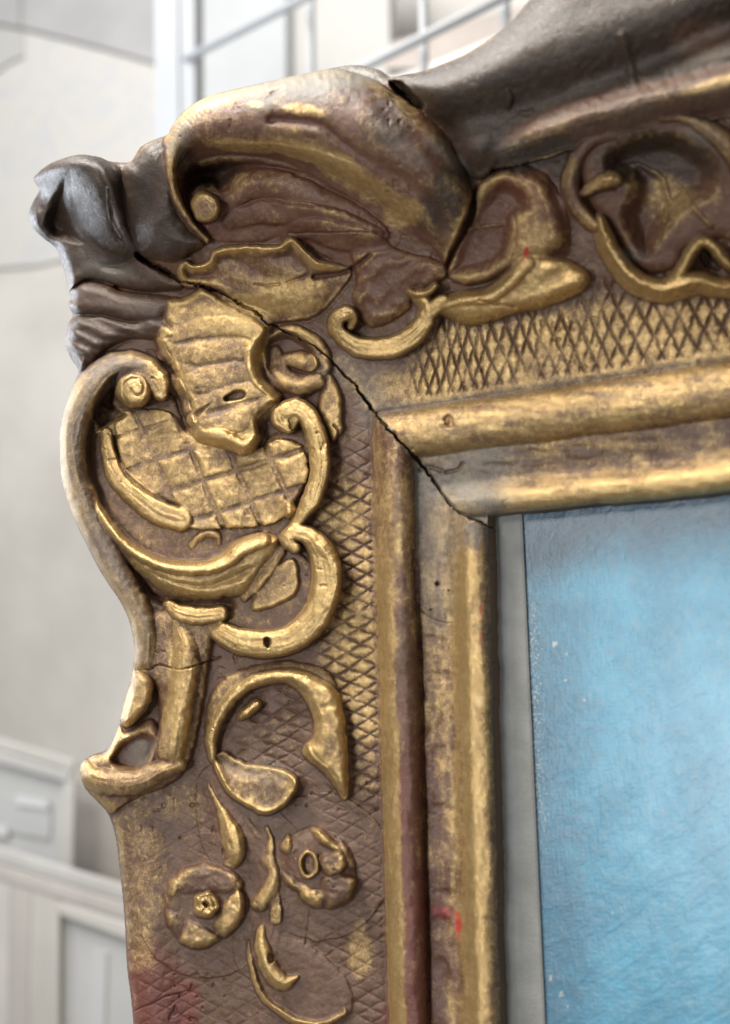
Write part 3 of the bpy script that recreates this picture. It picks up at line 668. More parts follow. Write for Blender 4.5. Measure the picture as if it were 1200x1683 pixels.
def patch(ch, x, y, a, b, val, rot=0.0, nz=.5):
    """an irregular worn or soiled spot, or one of painted glare or shade"""
    c, s = math.cos(rot), math.sin(rot); m = max(a, b) * 1.6
    sl = window([(x - m, y - m), (x + m, y + m)], 2)
    X = PX[sl] - x; Y = PY[sl] - y
    q = ((X * c + Y * s) / a) ** 2 + ((-X * s + Y * c) / b) ** 2
    f = 1 - sstep(.1, 1.5, q + nz * fbm(PX[sl], PY[sl], 26, int(x + 7 * y) % 900, 3))
    att[(ch,) + sl] += (val - att[(ch,) + sl]) * f


grain_v = fbm(PX, PY * .16, 8, 400, 3); grain_h = fbm(PX * .16, PY, 8, 410, 3)
isb = (s_ < 2)
g += np.where(isb, .30 * np.where(top_side, grain_h, grain_v), 0)
# left bead: gold leaf stays on the outer half, brown clay on the inner half further down
ub = (sL - 1)
beadl = (lab == L_BEAD_L)
g += np.where(beadl, .34 * sstep(.50, .72, ub) * sstep(800, 1100, PY) - .34 * (1 - sstep(.48, .62, ub)) * sstep(850, 1150, PY), 0)
rd += np.where(beadl, .6 * (1 - sstep(.45, .65, ub)) * sstep(1050, 1600, PY), 0)
lipl = (lab == L_LIP_L)
g += np.where(lipl, .55 * np.exp(-((sL - .30) / .16) ** 2) * sstep(890, 925, PY) - .10 - .22 * sstep(.55, .9, sL) * sstep(1150, 1300, PY), 0)
du += np.where(lipl, .30 * (1 - sstep(1000, 1120, PY)) * sstep(.35, .6, sL) + .5 * (1 - sstep(880, 925, PY)), 0)
rd += np.where(lipl, .22 * sstep(1150, 1500, PY) * sstep(.45, .8, sL), 0)
lipt = (lab == L_LIP_T)
g += np.where(lipt, .40 * (1 - sstep(.22, .42, sT)) * sstep(800, 880, PX) - .18 * sstep(.4, .6, sT), 0)
du += np.where(lipt, .45 * (1 - sstep(800, 900, PX)), 0)
du += np.where((lab == L_BEAD_T), .35 * sstep(.82, .95, sT - 1), 0)
gt = (lab == L_GROUND_T)
du += np.where(gt, .45 * np.exp(-((sT - 2.06) / .10) ** 2) + .25 * (1 - sstep(620, 700, PX)), 0)
g -= np.where(gt, .3 * (1 - sstep(600, 720, PX)) + .40 * sstep(3.1, 3.5, sT), 0)
# grime settles in the incised lines
gl = (lab == L_GROUND_L); grd = gl | gt
g -= np.where(grd, .085 * np.clip(HATCH, 0, 6), 0); du += np.where(grd, .04 * np.clip(HATCH, 0, 6), 0)
g += np.where(gl, .46 * sstep(-112, -80, -(xb - PX)) * (1 - sstep(1150, 1400, PY)) * sstep(720, 840, PY) - .14 * sstep(1250, 1500, PY), 0)
# rubbed edges keep brighter leaf, hollows keep old grime, both broken up
cv = np.clip((Hh - blur(Hh, 7)) / 4.0, -1, 1); cv2 = np.clip((Hh - blur(Hh, 20)) / 12.0, -1, 1)
nz = fbm(PX, PY, 30, 501, 3)
g += (.34 * np.maximum(cv, 0) + .14 * np.minimum(cv, 0) + .30 * np.maximum(cv2, 0) + .16 * np.minimum(cv2, 0) - .17) * (s_ > 2) * (dk < .35) + .22 * nz * (1 - .7 * dk)
du += -.14 * np.clip(cv, -1, 1) * (g > .3) + .10 * fbm(PX, PY, 44, 520, 3)
for p in [
    # gold
    (0, 400, 240, 60, 12, .75, .1), (0, 500, 250, 80, 14, .80, .25), (0, 570, 285, 90, 24, .70, .6), (0, 660, 350, 40, 30, .62, 0), (0, 500, 180, 40, 12, .62, .2), (0, 350, 168, 34, 8, .8, -.3), (0, 420, 172, 16, 7, .8, 0),
    (0, 440, 500, 80, 22, .88, .0), (0, 480, 470, 60, 16, .72, .1), (0, 380, 535, 60, 24, .85, .3), (0, 420, 560, 20, 50, .88, 0), (0, 360, 720, 70, 20, .92, 0),
    (0, 1175, 138, 60, 10, .8, -.3), (0, 870, 400, 40, 60, .55, .2), (0, 1100, 330, 50, 40, .5, 0),
    (0, 290, 1130, 16, 90, .82, .0), (0, 300, 1200, 12, 50, .84, 0), (0, 236, 1430, 36, 170, .36, 0, 1.4), (0, 300, 1320, 40, 40, .34, 0),
    (0, 190, 1275, 44, 20, .46, 0), (0, 150, 1262, 10, 10, .7, 0), (0, 235, 1570, 18, 60, .45, 0), (0, 590, 1560, 24, 60, .52, 0), (0, 230, 1120, 14, 40, .6, 0), (0, 240, 1060, 20, 40, .5, 0),
    # dust; the first spot paints the white glare on the roll's left curl
    (1, 300, 225, 22, 44, .72, .3), (1, 520, 132, 170, 24, .95, -.14), (1, 440, 165, 60, 14, .5, -.2), (1, 660, 240, 60, 30, .5, .8), (1, 735, 255, 60, 16, .6, .7),
    (1, 760, 805, 45, 26, .95, .2), (1, 720, 880, 40, 90, .6, .0), (1, 720, 975, 34, 70, .55, 0), (1, 430, 1265, 60, 26, .5, .1), (1, 320, 860, 90, 18, .4, .2), (1, 250, 840, 40, 20, .4, .6),
    (1, 610, 660, 30, 60, .55, 0), (1, 560, 610, 60, 26, .5, 0), (1, 230, 1235, 30, 26, .7, 0), (1, 590, 1190, 14, 60, .4, 0), (1, 180, 445, 50, 26, .6, 0),
    (1, 1155, 215, 40, 30, .5, .6), (1, 1040, 420, 30, 20, .6, 0), (1, 840, 60, 90, 30, .42, -.5), (1, 960, 20, 120, 30, .3, -.3),
    # red bole
    (2, 865, 415, 6, 12, 1.0, .1), (2, 790, 1000, 3, 18, .9, 0), (2, 789, 1050, 4, 20, .9, 0), (2, 728, 1498, 30, 14, .88, .1), (2, 754, 1522, 9, 34, .98, 0),
    (2, 370, 172, 60, 8, .5, -.1), (2, 610, 175, 30, 14, .35, 0), (2, 880, 310, 26, 26, .55, .6), (2, 835, 300, 40, 20, .5, 0), (2, 294, 1655, 36, 60, .80, 0), (2, 245, 1650, 60, 110, .66, 0), (0, 260, 1650, 70, 70, .10, 0, 1.2), (1, 270, 1650, 70, 80, .0, 0), (3, 280, 1660, 50, 60, .35, 0), (2, 690, 1600, 16, 120, .5, 0), (2, 655, 1690, 30, 80, .5, 0), (2, 660, 1330, 14, 90, .5, 0),
    (2, 140, 1285, 9, 18, .6, 0), (2, 140, 500, 14, 6, .5, 0), (2, 700, 440, 30, 14, .35, 0), (2, 760, 405, 24, 30, .3, 0), (2, 700, 1260, 26, 60, .35, 0),
    (3, 500, 150, 150, 34, .55, -.1), (3, 640, 200, 50, 50, .6, .6),
    (3, 735, 330, 50, 80, .7, .5), (3, 865, 255, 90, 34, .8, -.2), (3, 922, 270, 30, 50, .7, 0), (3, 1080, 262, 110, 56, .7, 0), (3, 350, 285, 70, 30, .6, .2),  # shade of the valley, hollow and bowl painted in as dark bronze
    # bronze dark
    (3, 660, 160, 20, 20, 1., .6), (3, 1150, 60, 60, 40, .5, 0), (3, 460, 330, 90, 30, .25, .3),
]:
    patch(*p)
du -= .05
for a_, b_, c_, d_ in ((700, 770, 9, 5), (672, 742, 7, 5), (742, 828, 9, 4), (640, 704, 8, 4), (603, 655, 7, 4), (690, 765, 14, 6), (430, 528, 7, 4)):
    patch(1, a_, b_, c_, d_, .9, .7, .9)
att = np.clip(att, 0, 1)

# ------------------------------------------------------------------ grid -> points in space, edges pulled onto the outline
GYs, GXs = np.gradient(inside, G_)
nrm = np.sqrt(GXs ** 2 + GYs ** 2) + 1e-6
near = np.abs(inside) < .62 * G_
VX = np.where(near, PX - inside * GXs / nrm, PX); VY = np.where(near, PY - inside * GYs / nrm, PY)
P3 = lift(VX, VY, -Hh * U)
r0 = lift(VX, VY, 0.0)
# (the line of sight is followed to its own depth: t from plane y = -h)
rr = rays(VX, VY); tt = (-Hh * U - CAM[1]) / rr[..., 1]; P3 = CAM + rr * tt[..., None]
dxv = np.gradient(P3, axis=1); dyv = np.gradient(P3, axis=0)
NRM = np.cross(dyv, dxv); NRM /= np.linalg.norm(NRM, axis=-1, keepdims=True) + 1e-12
if NRM[..., 1].mean() > 0:
    NRM = -NRM
okv = inside > -.62 * G_
okc = okv[:-1, :-1] & okv[1:, :-1] & okv[:-1, 1:] & okv[1:, 1:]
strict = (inside[:-1, :-1] + inside[1:, :-1] + inside[:-1, 1:] + inside[1:, 1:]) > 0
okc &= strict | ((inside[:-1, :-1] > -.3) & (inside[1:, 1:] > -.3))
IDX = np.arange(NY * NX).reshape(NY, NX)
quads = np.stack([IDX[:-1, :-1], IDX[1:, :-1], IDX[1:, 1:], IDX[:-1, 1:]], -1)[okc]
# majority-smoothed labels
flab = lab[:-1, :-1][okc]
P3f = P3.reshape(-1, 3); NRf = NRM.reshape(-1, 3); ATf = att.reshape(4, -1).T

# ------------------------------------------------------------------ object helpers
BASE = lift(np.array(600.), np.array(1875.), 0.0)


def empty(name, loc, label, cat, group=None):
    o = bpy.data.objects.new(name, None); o.empty_display_size = .02; COL.objects.link(o); o.location = loc
    o['label'] = label; o['category'] = cat
    if group: o['group'] = group
    return o


def tag(o, label, cat, group=None):
    o['label'] = label; o['category'] = cat
    if group: o['group'] = group
    return o


def mesh_obj(name, V, Fc, mat, parent=None, origin=None, smooth=True, normals=None, attr=None):
    me = bpy.data.meshes.new(name)
    V = np.asarray(V, float)
    off = np.zeros(3) if origin is None else np.asarray(origin, float)
    if isinstance(Fc, np.ndarray):
        n = len(Fc); k = Fc.shape[1]
        me.vertices.add(len(V)); me.vertices.foreach_set('co', (V - off).ravel().astype(np.float32))
        me.loops.add(n * k); me.loops.foreach_set('vertex_index', Fc.ravel().astype(np.int32))
        me.polygons.add(n); me.polygons.foreach_set('loop_start', np.arange(0, n * k, k, dtype=np.int32))
        me.update(calc_edges=True); me.validate()
    else:
        me.from_pydata([tuple(v) for v in (V - off)], [], Fc); me.update()
    me.polygons.foreach_set('use_smooth', [smooth] * len(me.polygons))
    if attr is not None:
        a = me.attributes.new('wear_shade', 'FLOAT_COLOR', 'POINT'); a.data.foreach_set('color', attr.ravel().astype(np.float32))
    if normals is not None:
        me.normals_split_custom_set_from_vertices([tuple(x) for x in normals])
    me.materials.append(mat)
    o = bpy.data.objects.new(name, me); COL.objects.link(o)
    if parent is not None:
        o.parent = parent
    return o


# ------------------------------------------------------------------ materials
class NT:
    def __init__(s, name):
        s.m = bpy.data.materials.new(name); s.m.use_nodes = True; s.t = s.m.node_tree; s.b = s.t.nodes["Principled BSDF"]

    def n(s, ty, **kw):
        x = s.t.nodes.new(ty)
        for k, v in kw.items():
            setattr(x, k, v)
        return x

    def l(s, a, b):
        s.t.links.new(a, b)

    def val(s, sock, v):
        if hasattr(v, 'is_linked') or hasattr(v, 'links'):
            s.l(v, sock)
        else:
            sock.default_value = v

    def noise(s, scale, detail=4, rough=.6, vec=None, dist=0.0):
        x = s.n('ShaderNodeTexNoise'); x.inputs['Scale'].default_value = scale; x.inputs['Detail'].default_value = detail
        x.inputs['Roughness'].default_value = rough; x.inputs['Distortion'].default_value = dist
        s.l(vec if vec is not None else s.co, x.inputs['Vector']); return x.outputs['Fac']

    def coords(s):
        c = s.n('ShaderNodeTexCoord'); s.co = c.outputs['Object']; return s.co

    def mapping(s, scale):
        m = s.n('ShaderNodeMapping'); m.inputs['Scale'].default_value = scale; s.l(s.co, m.inputs['Vector']); return m.outputs[0]

    def math(s, op, a, b=0.0, clamp=False):
        x = s.n('ShaderNodeMath', operation=op, use_clamp=clamp); s.val(x.inputs[0], a); s.val(x.inputs[1], b); return x.outputs[0]

    def rng(s, v, a, b, c=0.0, d=1.0):
        x = s.n('ShaderNodeMapRange', interpolation_type='SMOOTHSTEP'); s.val(x.inputs[0], v)
        for i, q in enumerate((a, b, c, d)):
            x.inputs[i + 1].default_value = q
        return x.outputs[0]

    def mix(s, f, a, b):
        x = s.n('ShaderNodeMix', data_type='RGBA'); s.val(x.inputs['Factor'], f)
        for k, v in (('A', a), ('B', b)):
            sock = [i for i in x.inputs if i.name == k and i.type == 'RGBA'][0]
            if isinstance(v, tuple): sock.default_value = v + (1,)
            else: s.l(v, sock)
        return [o for o in x.outputs if o.type == 'RGBA'][0]

    def fmix(s, f, a, b):
        x = s.n('ShaderNodeMix', data_type='FLOAT'); s.val(x.inputs[0], f); s.val(x.inputs[2], a); s.val(x.inputs[3], b); return x.outputs[0]

    def bump(s, h, strength, dist, prev=None):
        x = s.n('ShaderNodeBump'); x.inputs['Strength'].default_value = strength; x.inputs['Distance'].default_value = dist; s.l(h, x.inputs['Height'])
        if prev is not None: s.l(prev, x.inputs['Normal'])
        return x.outputs[0]

    def set(s, **kw):
        for k, v in kw.items():
            sock = s.b.inputs[k.replace('_', ' ')]
            if isinstance(v, tuple) and len(v) == 3: v = v + (1,)
            s.val(sock, v)
        return s.m


def gilding(name, dr):
    s = NT(name); s.coords()
    a = s.n('ShaderNodeAttribute', attribute_name='wear_shade'); sp = s.n('ShaderNodeSeparateColor'); s.l(a.outputs['Color'], sp.inputs[0])
    Gc, Dc, Rc = sp.outputs[0], sp.outputs[1], sp.outputs[2]; Kc = a.outputs['Alpha']
    n1 = s.noise(1800, 3, .7); n2 = s.noise(420, 5, .65, dist=.4); n3 = s.noise(110, 5, .6); n4 = s.noise(2600, 2, .5)
    spk = s.math('ADD', s.math('MULTIPLY', s.math('SUBTRACT', n1, .5), .85), s.math('MULTIPLY', s.math('SUBTRACT', n2, .5), .75))
    gold = s.rng(s.math('ADD', s.math('ADD', Gc, spk), s.math('MULTIPLY', s.math('SUBTRACT', n3, .5), .35)), .12, .88)
    gcol = s.mix(n3, (.41, .268, .100), (.545, .378, .168))
    gcol = s.mix(s.rng(n2, .45, .75), gcol, (.67, .49, .245))
    pat = s.mix(s.rng(n3, .35, .65), (.098, .047, .025), (.130, .071, .046))
    pat = s.mix(s.rng(n2, .5, .75), pat, (.18, .105, .052))
    pat = s.mix(s.math('MULTIPLY', Rc, .9), pat, (.15, .026, .022))
    bron = s.mix(n3, (.028, .018, .012), (.060, .040, .030))
    pat = s.mix(s.rng(s.math('ADD', Kc, s.math('MULTIPLY', spk, .5)), .2, .8), pat, bron)
    col = s.mix(gold, pat, gcol)
    red = s.rng(s.math('ADD', Rc, s.math('MULTIPLY', spk, .7)), .84, .96)
    col = s.mix(red, col, (.42, .035, .022))
    dust = s.rng(s.math('ADD', Dc, s.math('MULTIPLY', spk, .45)), .18, 1.0, 0, .80)
    col = s.mix(dust, col, (.215, .208, .182))
    met = s.math('MULTIPLY', s.math('MULTIPLY', gold, .68), s.math('SUBTRACT', 1.0, dust), clamp=True)
    met = s.math('MULTIPLY', met, s.math('SUBTRACT', 1.0, red))
    rough = s.fmix(gold, s.rng(n2, .3, .7, .32, .52), s.rng(s.math('ADD', Gc, s.math('MULTIPLY', spk, .5)), .55, 1.1, .52, .27))
    rough = s.fmix(Kc, rough, s.rng(n2, .3, .7, .22, .46))
    rough = s.fmix(dust, rough, .50)
    rough = s.math('ADD', rough, dr, clamp=True)
    hgt = s.math('ADD', s.math('MULTIPLY', n1, .45), s.math('ADD', s.math('MULTIPLY', n2, .9), s.math('MULTIPLY', n4, .45)))
    b = s.bump(hgt, .55, .0007)
    return s.set(Base_Color=col, Metallic=met, Roughness=rough, Normal=b, Specular_IOR_Level=s.fmix(Kc, .55, .34))


GILD = gilding('aged_gilding', -.02); BURN = gilding('burnished_gilding', -.20)


def plain(name, c1, c2, scale, rough=.6, bump=.0, bscale=200, stretch=None, bd=.001):
    s = NT(name); s.coords()
    v = s.mapping(stretch) if stretch else s.co
    n = s.noise(scale, 5, .6, v)
    col = s.mix(s.rng(n, .3, .7), c1, c2)
    kw = dict(Base_Color=col, Roughness=rough)
    if bump:
        kw['Normal'] = s.bump(s.noise(bscale, 4, .6, v), bump, bd)
    return s.set(**kw)


RAWWOOD = plain('old_raw_wood', (.10, .065, .042), (.17, .115, .075), 60, .75, .4, 300, (1, 1, .15))

# ------------------------------------------------------------------ the frame: one thing, its carved members as parts
FR = empty('picture_frame', tuple(BASE), 'ornate carved gilt picture frame with cracked corner and worn gold leaf', 'picture frame')
objs = {}
order = np.argsort(flab, kind='stable'); fs = flab[order]; qs = quads[order]
cuts_ = np.searchsorted(fs, np.arange(len(names) + 1))
for i, (nm, par, lb) in enumerate(names):
    q = qs[cuts_[i]:cuts_[i + 1]]
    if len(q) < 8:
        continue
    u, inv = np.unique(q.ravel(), return_inverse=True)
    pr = FR
    if par is not None:
        key = par if isinstance(par, int) else max((j for j, n_ in enumerate(names) if n_[0] == par and j in objs), default=None)
        pr = objs.get(key, FR)
    o = mesh_obj(nm, P3f[u], inv.reshape(-1, 4), BURN if nm in ('bead_moulding', 'sight_moulding') or i == L_GROUND_T else GILD, pr, BASE, True, NRf[u], ATf[u])
    if lb and par is None: o['label'] = lb
    objs[i] = o

# sides and back of the rails
ed = np.concatenate([quads[:, [0, 1]], quads[:, [1, 2]], quads[:, [2, 3]], quads[:, [3, 0]]])
key = np.sort(ed, 1); uq, first, cnt = np.unique(key[:, 0].astype(np.int64) * (NY * NX) + key[:, 1], return_index=True, return_counts=True)
be = ed[first[cnt == 1]]
VXf = VX.ravel(); VYf = VY.ravel(); sof = sd_open.ravel()
isopen = (sof[be] > -4).all(1)
u, inv = np.unique(be.ravel(), return_inverse=True)
front = P3f[u]; back = front.copy(); opn = sof[u] > -4
back[:, 1] = np.where(opn, 34 * U, 70 * U)
mid = front.copy(); mid[:, 1] = front[:, 1] + .35 * (back[:, 1] - front[:, 1])
k = len(u); ie = inv.reshape(-1, 2)
sf = np.vstack([np.column_stack([ie[:, 0], ie[:, 1], ie[:, 1] + k, ie[:, 0] + k][::-1]), np.column_stack([ie[:, 0] + k, ie[:, 1] + k, ie[:, 1] + 2 * k, ie[:, 0] + 2 * k][::-1])])
mesh_obj('frame_side', np.vstack([front, mid, back]), sf, RAWWOOD, FR, BASE, False)
bx = [lift(np.array(float(x)), np.array(float(y)), 0.0) for x, y in ((272, 1870), (270, 440), (400, 260), (1490, 10), (1490, 700), (760, 800), (760, 1870))]
bv = [(p[0], 69 * U, p[2]) for p in bx] + [(p[0], 64 * U, p[2]) for p in bx]
nb = len(bx)
mesh_obj('back_board', bv, [(0, 1, 2, 5, 6), (2, 3, 4, 5), (nb, nb + 6, nb + 5, nb + 2, nb + 1), (nb + 2, nb + 5, nb + 4, nb + 3)] + [(i, i + nb, (i + 1) % nb + nb, (i + 1) % nb) for i in range(nb)], RAWWOOD, FR, BASE, False)

# ------------------------------------------------------------------ grey slip inside the frame, canvas behind it
SLIPM = plain('grey_slip_paint', (.215, .22, .21), (.30, .305, .295), 45, .6, .35, 900)


def world(px, py, h):
    return lift(np.array(float(px)), np.array(float(py)), -h * U)


# straight lath: section points given at y = 1240 in plan units (x, height), run along the upright
zt = world(830, 760, 0)[2]; zb = world(850, 1920, 0)[2]
sec = [(808, -22), (808, -7), (817, -5), (833, -10), (836, -10), (872, -10), (876, -11.5), (877, -16)]
secw = [world(x, 1240, h) for x, h in sec]
vs = []; fcs = []
rows = 40
for j in range(rows + 1):
    z = zb + (zt - zb) * j / rows
    for p in secw:
        vs.append((p[0], p[1], z))
m_ = len(sec)
for j in range(rows):
    for i in range(m_ - 1):
        fcs.append((j * m_ + i, j * m_ + i + 1, (j + 1) * m_ + i + 1, (j + 1) * m_ + i))
mesh_obj('inner_slip', np.array(vs), fcs, SLIPM, FR, BASE, False)['label'] = 'plain grey wooden slip between gilding and canvas'

s = NT('blue_oil_paint'); s.coords()
nA = s.noise(38, 5, .6); nB = s.noise(260, 5, .65, s.mapping((1, 1, .8)), .3); nC = s.noise(950, 4, .6)
mp = s.n('ShaderNodeMapping', vector_type='TEXTURE'); mp.inputs['Rotation'].default_value = (0, math.radians(-32), 0); mp.inputs['Scale'].default_value = (3.2, 1, 1.0); s.l(s.co, mp.inputs['Vector'])
nD = s.noise(150, 5, .6, mp.outputs[0], .6)
a = s.n('ShaderNodeAttribute', attribute_name='wear_shade'); sp = s.n('ShaderNodeSeparateColor'); s.l(a.outputs['Color'], sp.inputs[0])
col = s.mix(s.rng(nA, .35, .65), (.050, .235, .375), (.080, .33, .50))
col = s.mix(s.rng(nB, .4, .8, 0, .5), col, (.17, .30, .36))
col = s.mix(s.rng(s.math('ADD', sp.outputs[0], s.math('MULTIPLY', s.math('SUBTRACT', nB, .5), .45)), .0, 1.0), col, (.042, .105, .165))  # dark edge band: grime and the lip's shadow painted together
col = s.mix(s.rng(s.math('ADD', sp.outputs[1], s.math('MULTIPLY', s.math('SUBTRACT', nC, .5), 3.2)), .75, 1.05), col, (.42, .42, .38))
col = s.mix(s.rng(s.math('ADD', sp.outputs[2], s.math('MULTIPLY', s.math('SUBTRACT', nB, .5), 2.2)), .75, 1.0, 0, .8), col, (.30, .29, .25))
nE = s.noise(420, 4, .6, s.mapping((1.6, 1, .5)), .3)
wv1 = s.n('ShaderNodeTexWave', bands_direction='X'); wv1.inputs['Scale'].default_value = 190; wv1.inputs['Distortion'].default_value = 1.2; s.l(s.co, wv1.inputs['Vector'])
wv2 = s.n('ShaderNodeTexWave', bands_direction='Z'); wv2.inputs['Scale'].default_value = 190; wv2.inputs['Distortion'].default_value = 1.2; s.l(s.co, wv2.inputs['Vector'])
weave = s.math('MAXIMUM', wv1.outputs['Fac'], wv2.outputs['Fac'])
bm = s.bump(nD, .36, .0014); bm = s.bump(nB, .30, .0008, bm); bm = s.bump(nE, .22, .0006, bm); bm = s.bump(weave, .05, .0003, bm); bm = s.bump(nC, .30, .0003, bm)
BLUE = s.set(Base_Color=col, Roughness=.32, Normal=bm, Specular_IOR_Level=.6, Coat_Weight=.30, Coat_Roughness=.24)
xs0, xs1 = world(858, 1240, -16)[0], world(1580, 1000, -16)[0]
z0, z1 = world(900, 1920, -16)[2], world(1000, 740, -16)[2]
nxp, nzp = 150, 240
gxp = np.linspace(xs0, xs1, nxp); gzp = np.linspace(z0, z1, nzp)
CX, CZ = np.meshgrid(gxp, gzp)
CY = 16 * U + .00010 * fbm(CX / U, CZ / U, 60, 700, 3)
ia = np.arange(nxp * nzp).reshape(nzp, nxp)
cq = np.stack([ia[:-1, :-1], ia[:-1, 1:], ia[1:, 1:], ia[1:, :-1]], -1).reshape(-1, 4)
# distance in plan units from slip and from the top edge of the picture
ux = (CX - world(880, 1240, -16)[0]) / U; uz = (world(1000, 828, -16)[2] - CZ) / U
cw = np.zeros((nzp, nxp, 4))
cw[..., 0] = np.clip(.95 * (1 - sstep(0, 130, uz + 14 * fbm(CX / U, CZ / U, 60, 710, 2))) + .62 * (1 - sstep(0, 170, ux + 10 * fbm(CX / U, CZ / U, 50, 711, 2))), 0, 1)  # band along top and left: old grime plus painted lip shadow
cw[..., 1] = np.clip(.66 * (1 - sstep(6, 34, ux)) * sstep(60, 160, uz) * (1 - sstep(420, 620, uz)), 0, 1)
cw[..., 2] = np.clip(.55 * sstep(180, 300, ux) * (1 - sstep(330, 520, uz)) * sstep(60, 150, uz), 0, 1)
for (x, y, r_) in ((912, 1058, 5), (930, 1074, 3), (930, 1118, 3), (960, 1150, 3), (1036, 1125, 2), (1006, 1500, 2), (1034, 1534, 2), (905, 1608, 4), (922, 1634, 4), (935, 1655, 3)):
    p = world(x, y, -16); dd = np.hypot((CX - p[0]) / U, (CZ - p[2]) / U)
    cw[..., 1] = np.maximum(cw[..., 1], 1.6 * (1 - sstep(r_ * .4, r_ * 1.4, dd)))
PT = empty('oil_painting', tuple(world(1100, 1850, -16)), 'blue oil painting on canvas with thick brushwork set inside the gilt frame', 'painting')
O2 = np.array(PT.location)
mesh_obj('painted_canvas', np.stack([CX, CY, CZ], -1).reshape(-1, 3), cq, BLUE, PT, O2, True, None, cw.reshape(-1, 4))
STR = plain('pine_stretcher', (.36, .25, .14), (.46, .33, .2), 40, .7, .3, 200)


def box(x0, x1, y0, y1, z0, z1):
    v = [(x, y, z) for x in (x0, x1) for y in (y0, y1) for z in (z0, z1)]
    f = [(0, 1, 3, 2), (4, 6, 7, 5), (0, 4, 5, 1), (2, 3, 7, 6), (0, 2, 6, 4), (1, 5, 7, 3)]
    return v, f


v, f = box(xs0, xs1, 12 * U, 50 * U, z0, z1)
v2, f2 = box(xs0 + .02, xs1, 12 * U, 50 * U, z0, z1 - .02)
v, f = box(xs0, xs0 + .04, 19 * U, 60 * U, z0, z1); mesh_obj('stretcher_bar', v, f, STR, PT, O2, False)
v, f = box(xs0 + .0402, xs1, 19 * U, 60 * U, z1 - .04, z1); mesh_obj('stretcher_bar', v, f, STR, PT, O2, False)

# ------------------------------------------------------------------ the room behind, out of focus
WALLM = plain('pale_wall_plaster', (.53, .515, .485), (.67, .655, .625), 3.5, .85, .2, 60)
v, f = box(-3.2, 2.2, 1.50, 1.6, -1.6, 1.8)
o = mesh_obj('wall', v, f, WALLM, None, None, False); o['kind'] = 'structure'


def bmat(name, c, rough=.7, var=.12, sc=8, stretch=None):
    return plain(name, tuple(x * (1 - var) for x in c), tuple(min(1, x * (1 + var)) for x in c), sc, rough, .1, 80, stretch)


def slab(name, pts, y, th, mat, parent=None, origin=None):
    """a sheet or board standing at depth y with its corners where they are seen"""
    a = [world(px, py, -y / U) for px, py in pts]
    n = len(a)
    V = [tuple(p) for p in a] + [(p[0], p[1] + th, p[2]) for p in a]
    Fc = [tuple(range(n))[::-1], tuple(range(n, 2 * n))] + [(i, (i + 1) % n, (i + 1) % n + n, i + n) for i in range(n)]
    return mesh_obj(name, V, Fc, mat, parent, origin, False)


def tube(name, pts, rad, mat, parent=None, origin=None, seg=12, ends=True):
    P = [np.array(p, float) for p in pts]; V = []; Fc = []
    for i, p in enumerate(P):
        d = P[min(i + 1, len(P) - 1)] - P[max(i - 1, 0)]; d /= np.linalg.norm(d)
        a = np.cross(d, [0.3, 1, .2]); a /= np.linalg.norm(a); b = np.cross(d, a)
        for k in range(seg):
            t = 2 * math.pi * k / seg
            V.append(p + rad * (a * math.cos(t) + b * math.sin(t)))
    for i in range(len(P) - 1):
        for k in range(seg):
            Fc.append((i * seg + k, i * seg + (k + 1) % seg, (i + 1) * seg + (k + 1) % seg, (i + 1) * seg + k))
    Fc.append(tuple(range(seg))[::-1]); Fc.append(tuple(range((len(P) - 1) * seg, len(P) * seg)))
    return mesh_obj(name, np.array(V), Fc, mat, parent, origin, True)


s = NT('white_marbled_sheet'); s.coords()
nv = s.noise(5.5, 6, .6, None, 1.2)
vein = s.rng(s.math('ABSOLUTE', s.math('SUBTRACT', nv, .5)), .0, .035, .8, 0)
colr = s.mix(vein, (.60, .592, .575), (.53, .55, .585))
SHEET = s.set(Base_Color=colr, Roughness=.8)
o = slab('marbled_sheet', [(-60, 130), (-5, 122), (20, 102), (40, 95), (41, 51), (110, 66), (180, 84), (256, 106), (330, 128), (330, 330), (220, 400), (60, 436), (-60, 444)], 1.494, .004, SHEET)
tag(o, 'white sheet with faint bluish veins on the wall behind the dark corner leaf', 'sheet')
GP = bmat('grey_board', (.42, .42, .43), .8, .08, 6)
o = slab('grey_board', [(36, -160), (340, -160), (340, 127), (256, 103), (180, 81), (110, 63), (41, 46), (36, 44)], 1.486, .010, GP); tag(o, 'large mid grey board above the veined white sheet', 'board')
o = slab('grey_board', [(-90, -160), (33, -160), (33, 44), (-90, 24)], 1.486, .010, GP); tag(o, 'small grey board at the upper left corner beyond a dark seam', 'board')
o = slab('grey_board', [(-90, 30), (38, 50), (38, 92), (18, 100), (-8, 118), (-90, 122)], 1.488, .008, bmat('greenish_grey_board', (.47, .475, .455), .8, .06, 6)); tag(o, 'greenish grey strip under the dark seam at the far left', 'board')

WHITE = bmat('white_lacquer', (.385, .405, .43), .45, .04, 10)
g0 = world(276, 480, -0.85 / U)
GRD = empty('wire_grid_panel', tuple(g0), 'white wire grid display panel with a square post behind the frame top', 'display panel')
GO = np.array(GRD.location)


def bx_at(name, px0, px1, pya, pyb, y, th, mat, parent, org):
    a = world(px0, pya, -y / U); b = world(px1, pyb, -y / U)
    v, f = box(a[0], b[0], y, y + th, b[2], a[2])
    return mesh_obj(name, v, f, mat, parent, org, False)


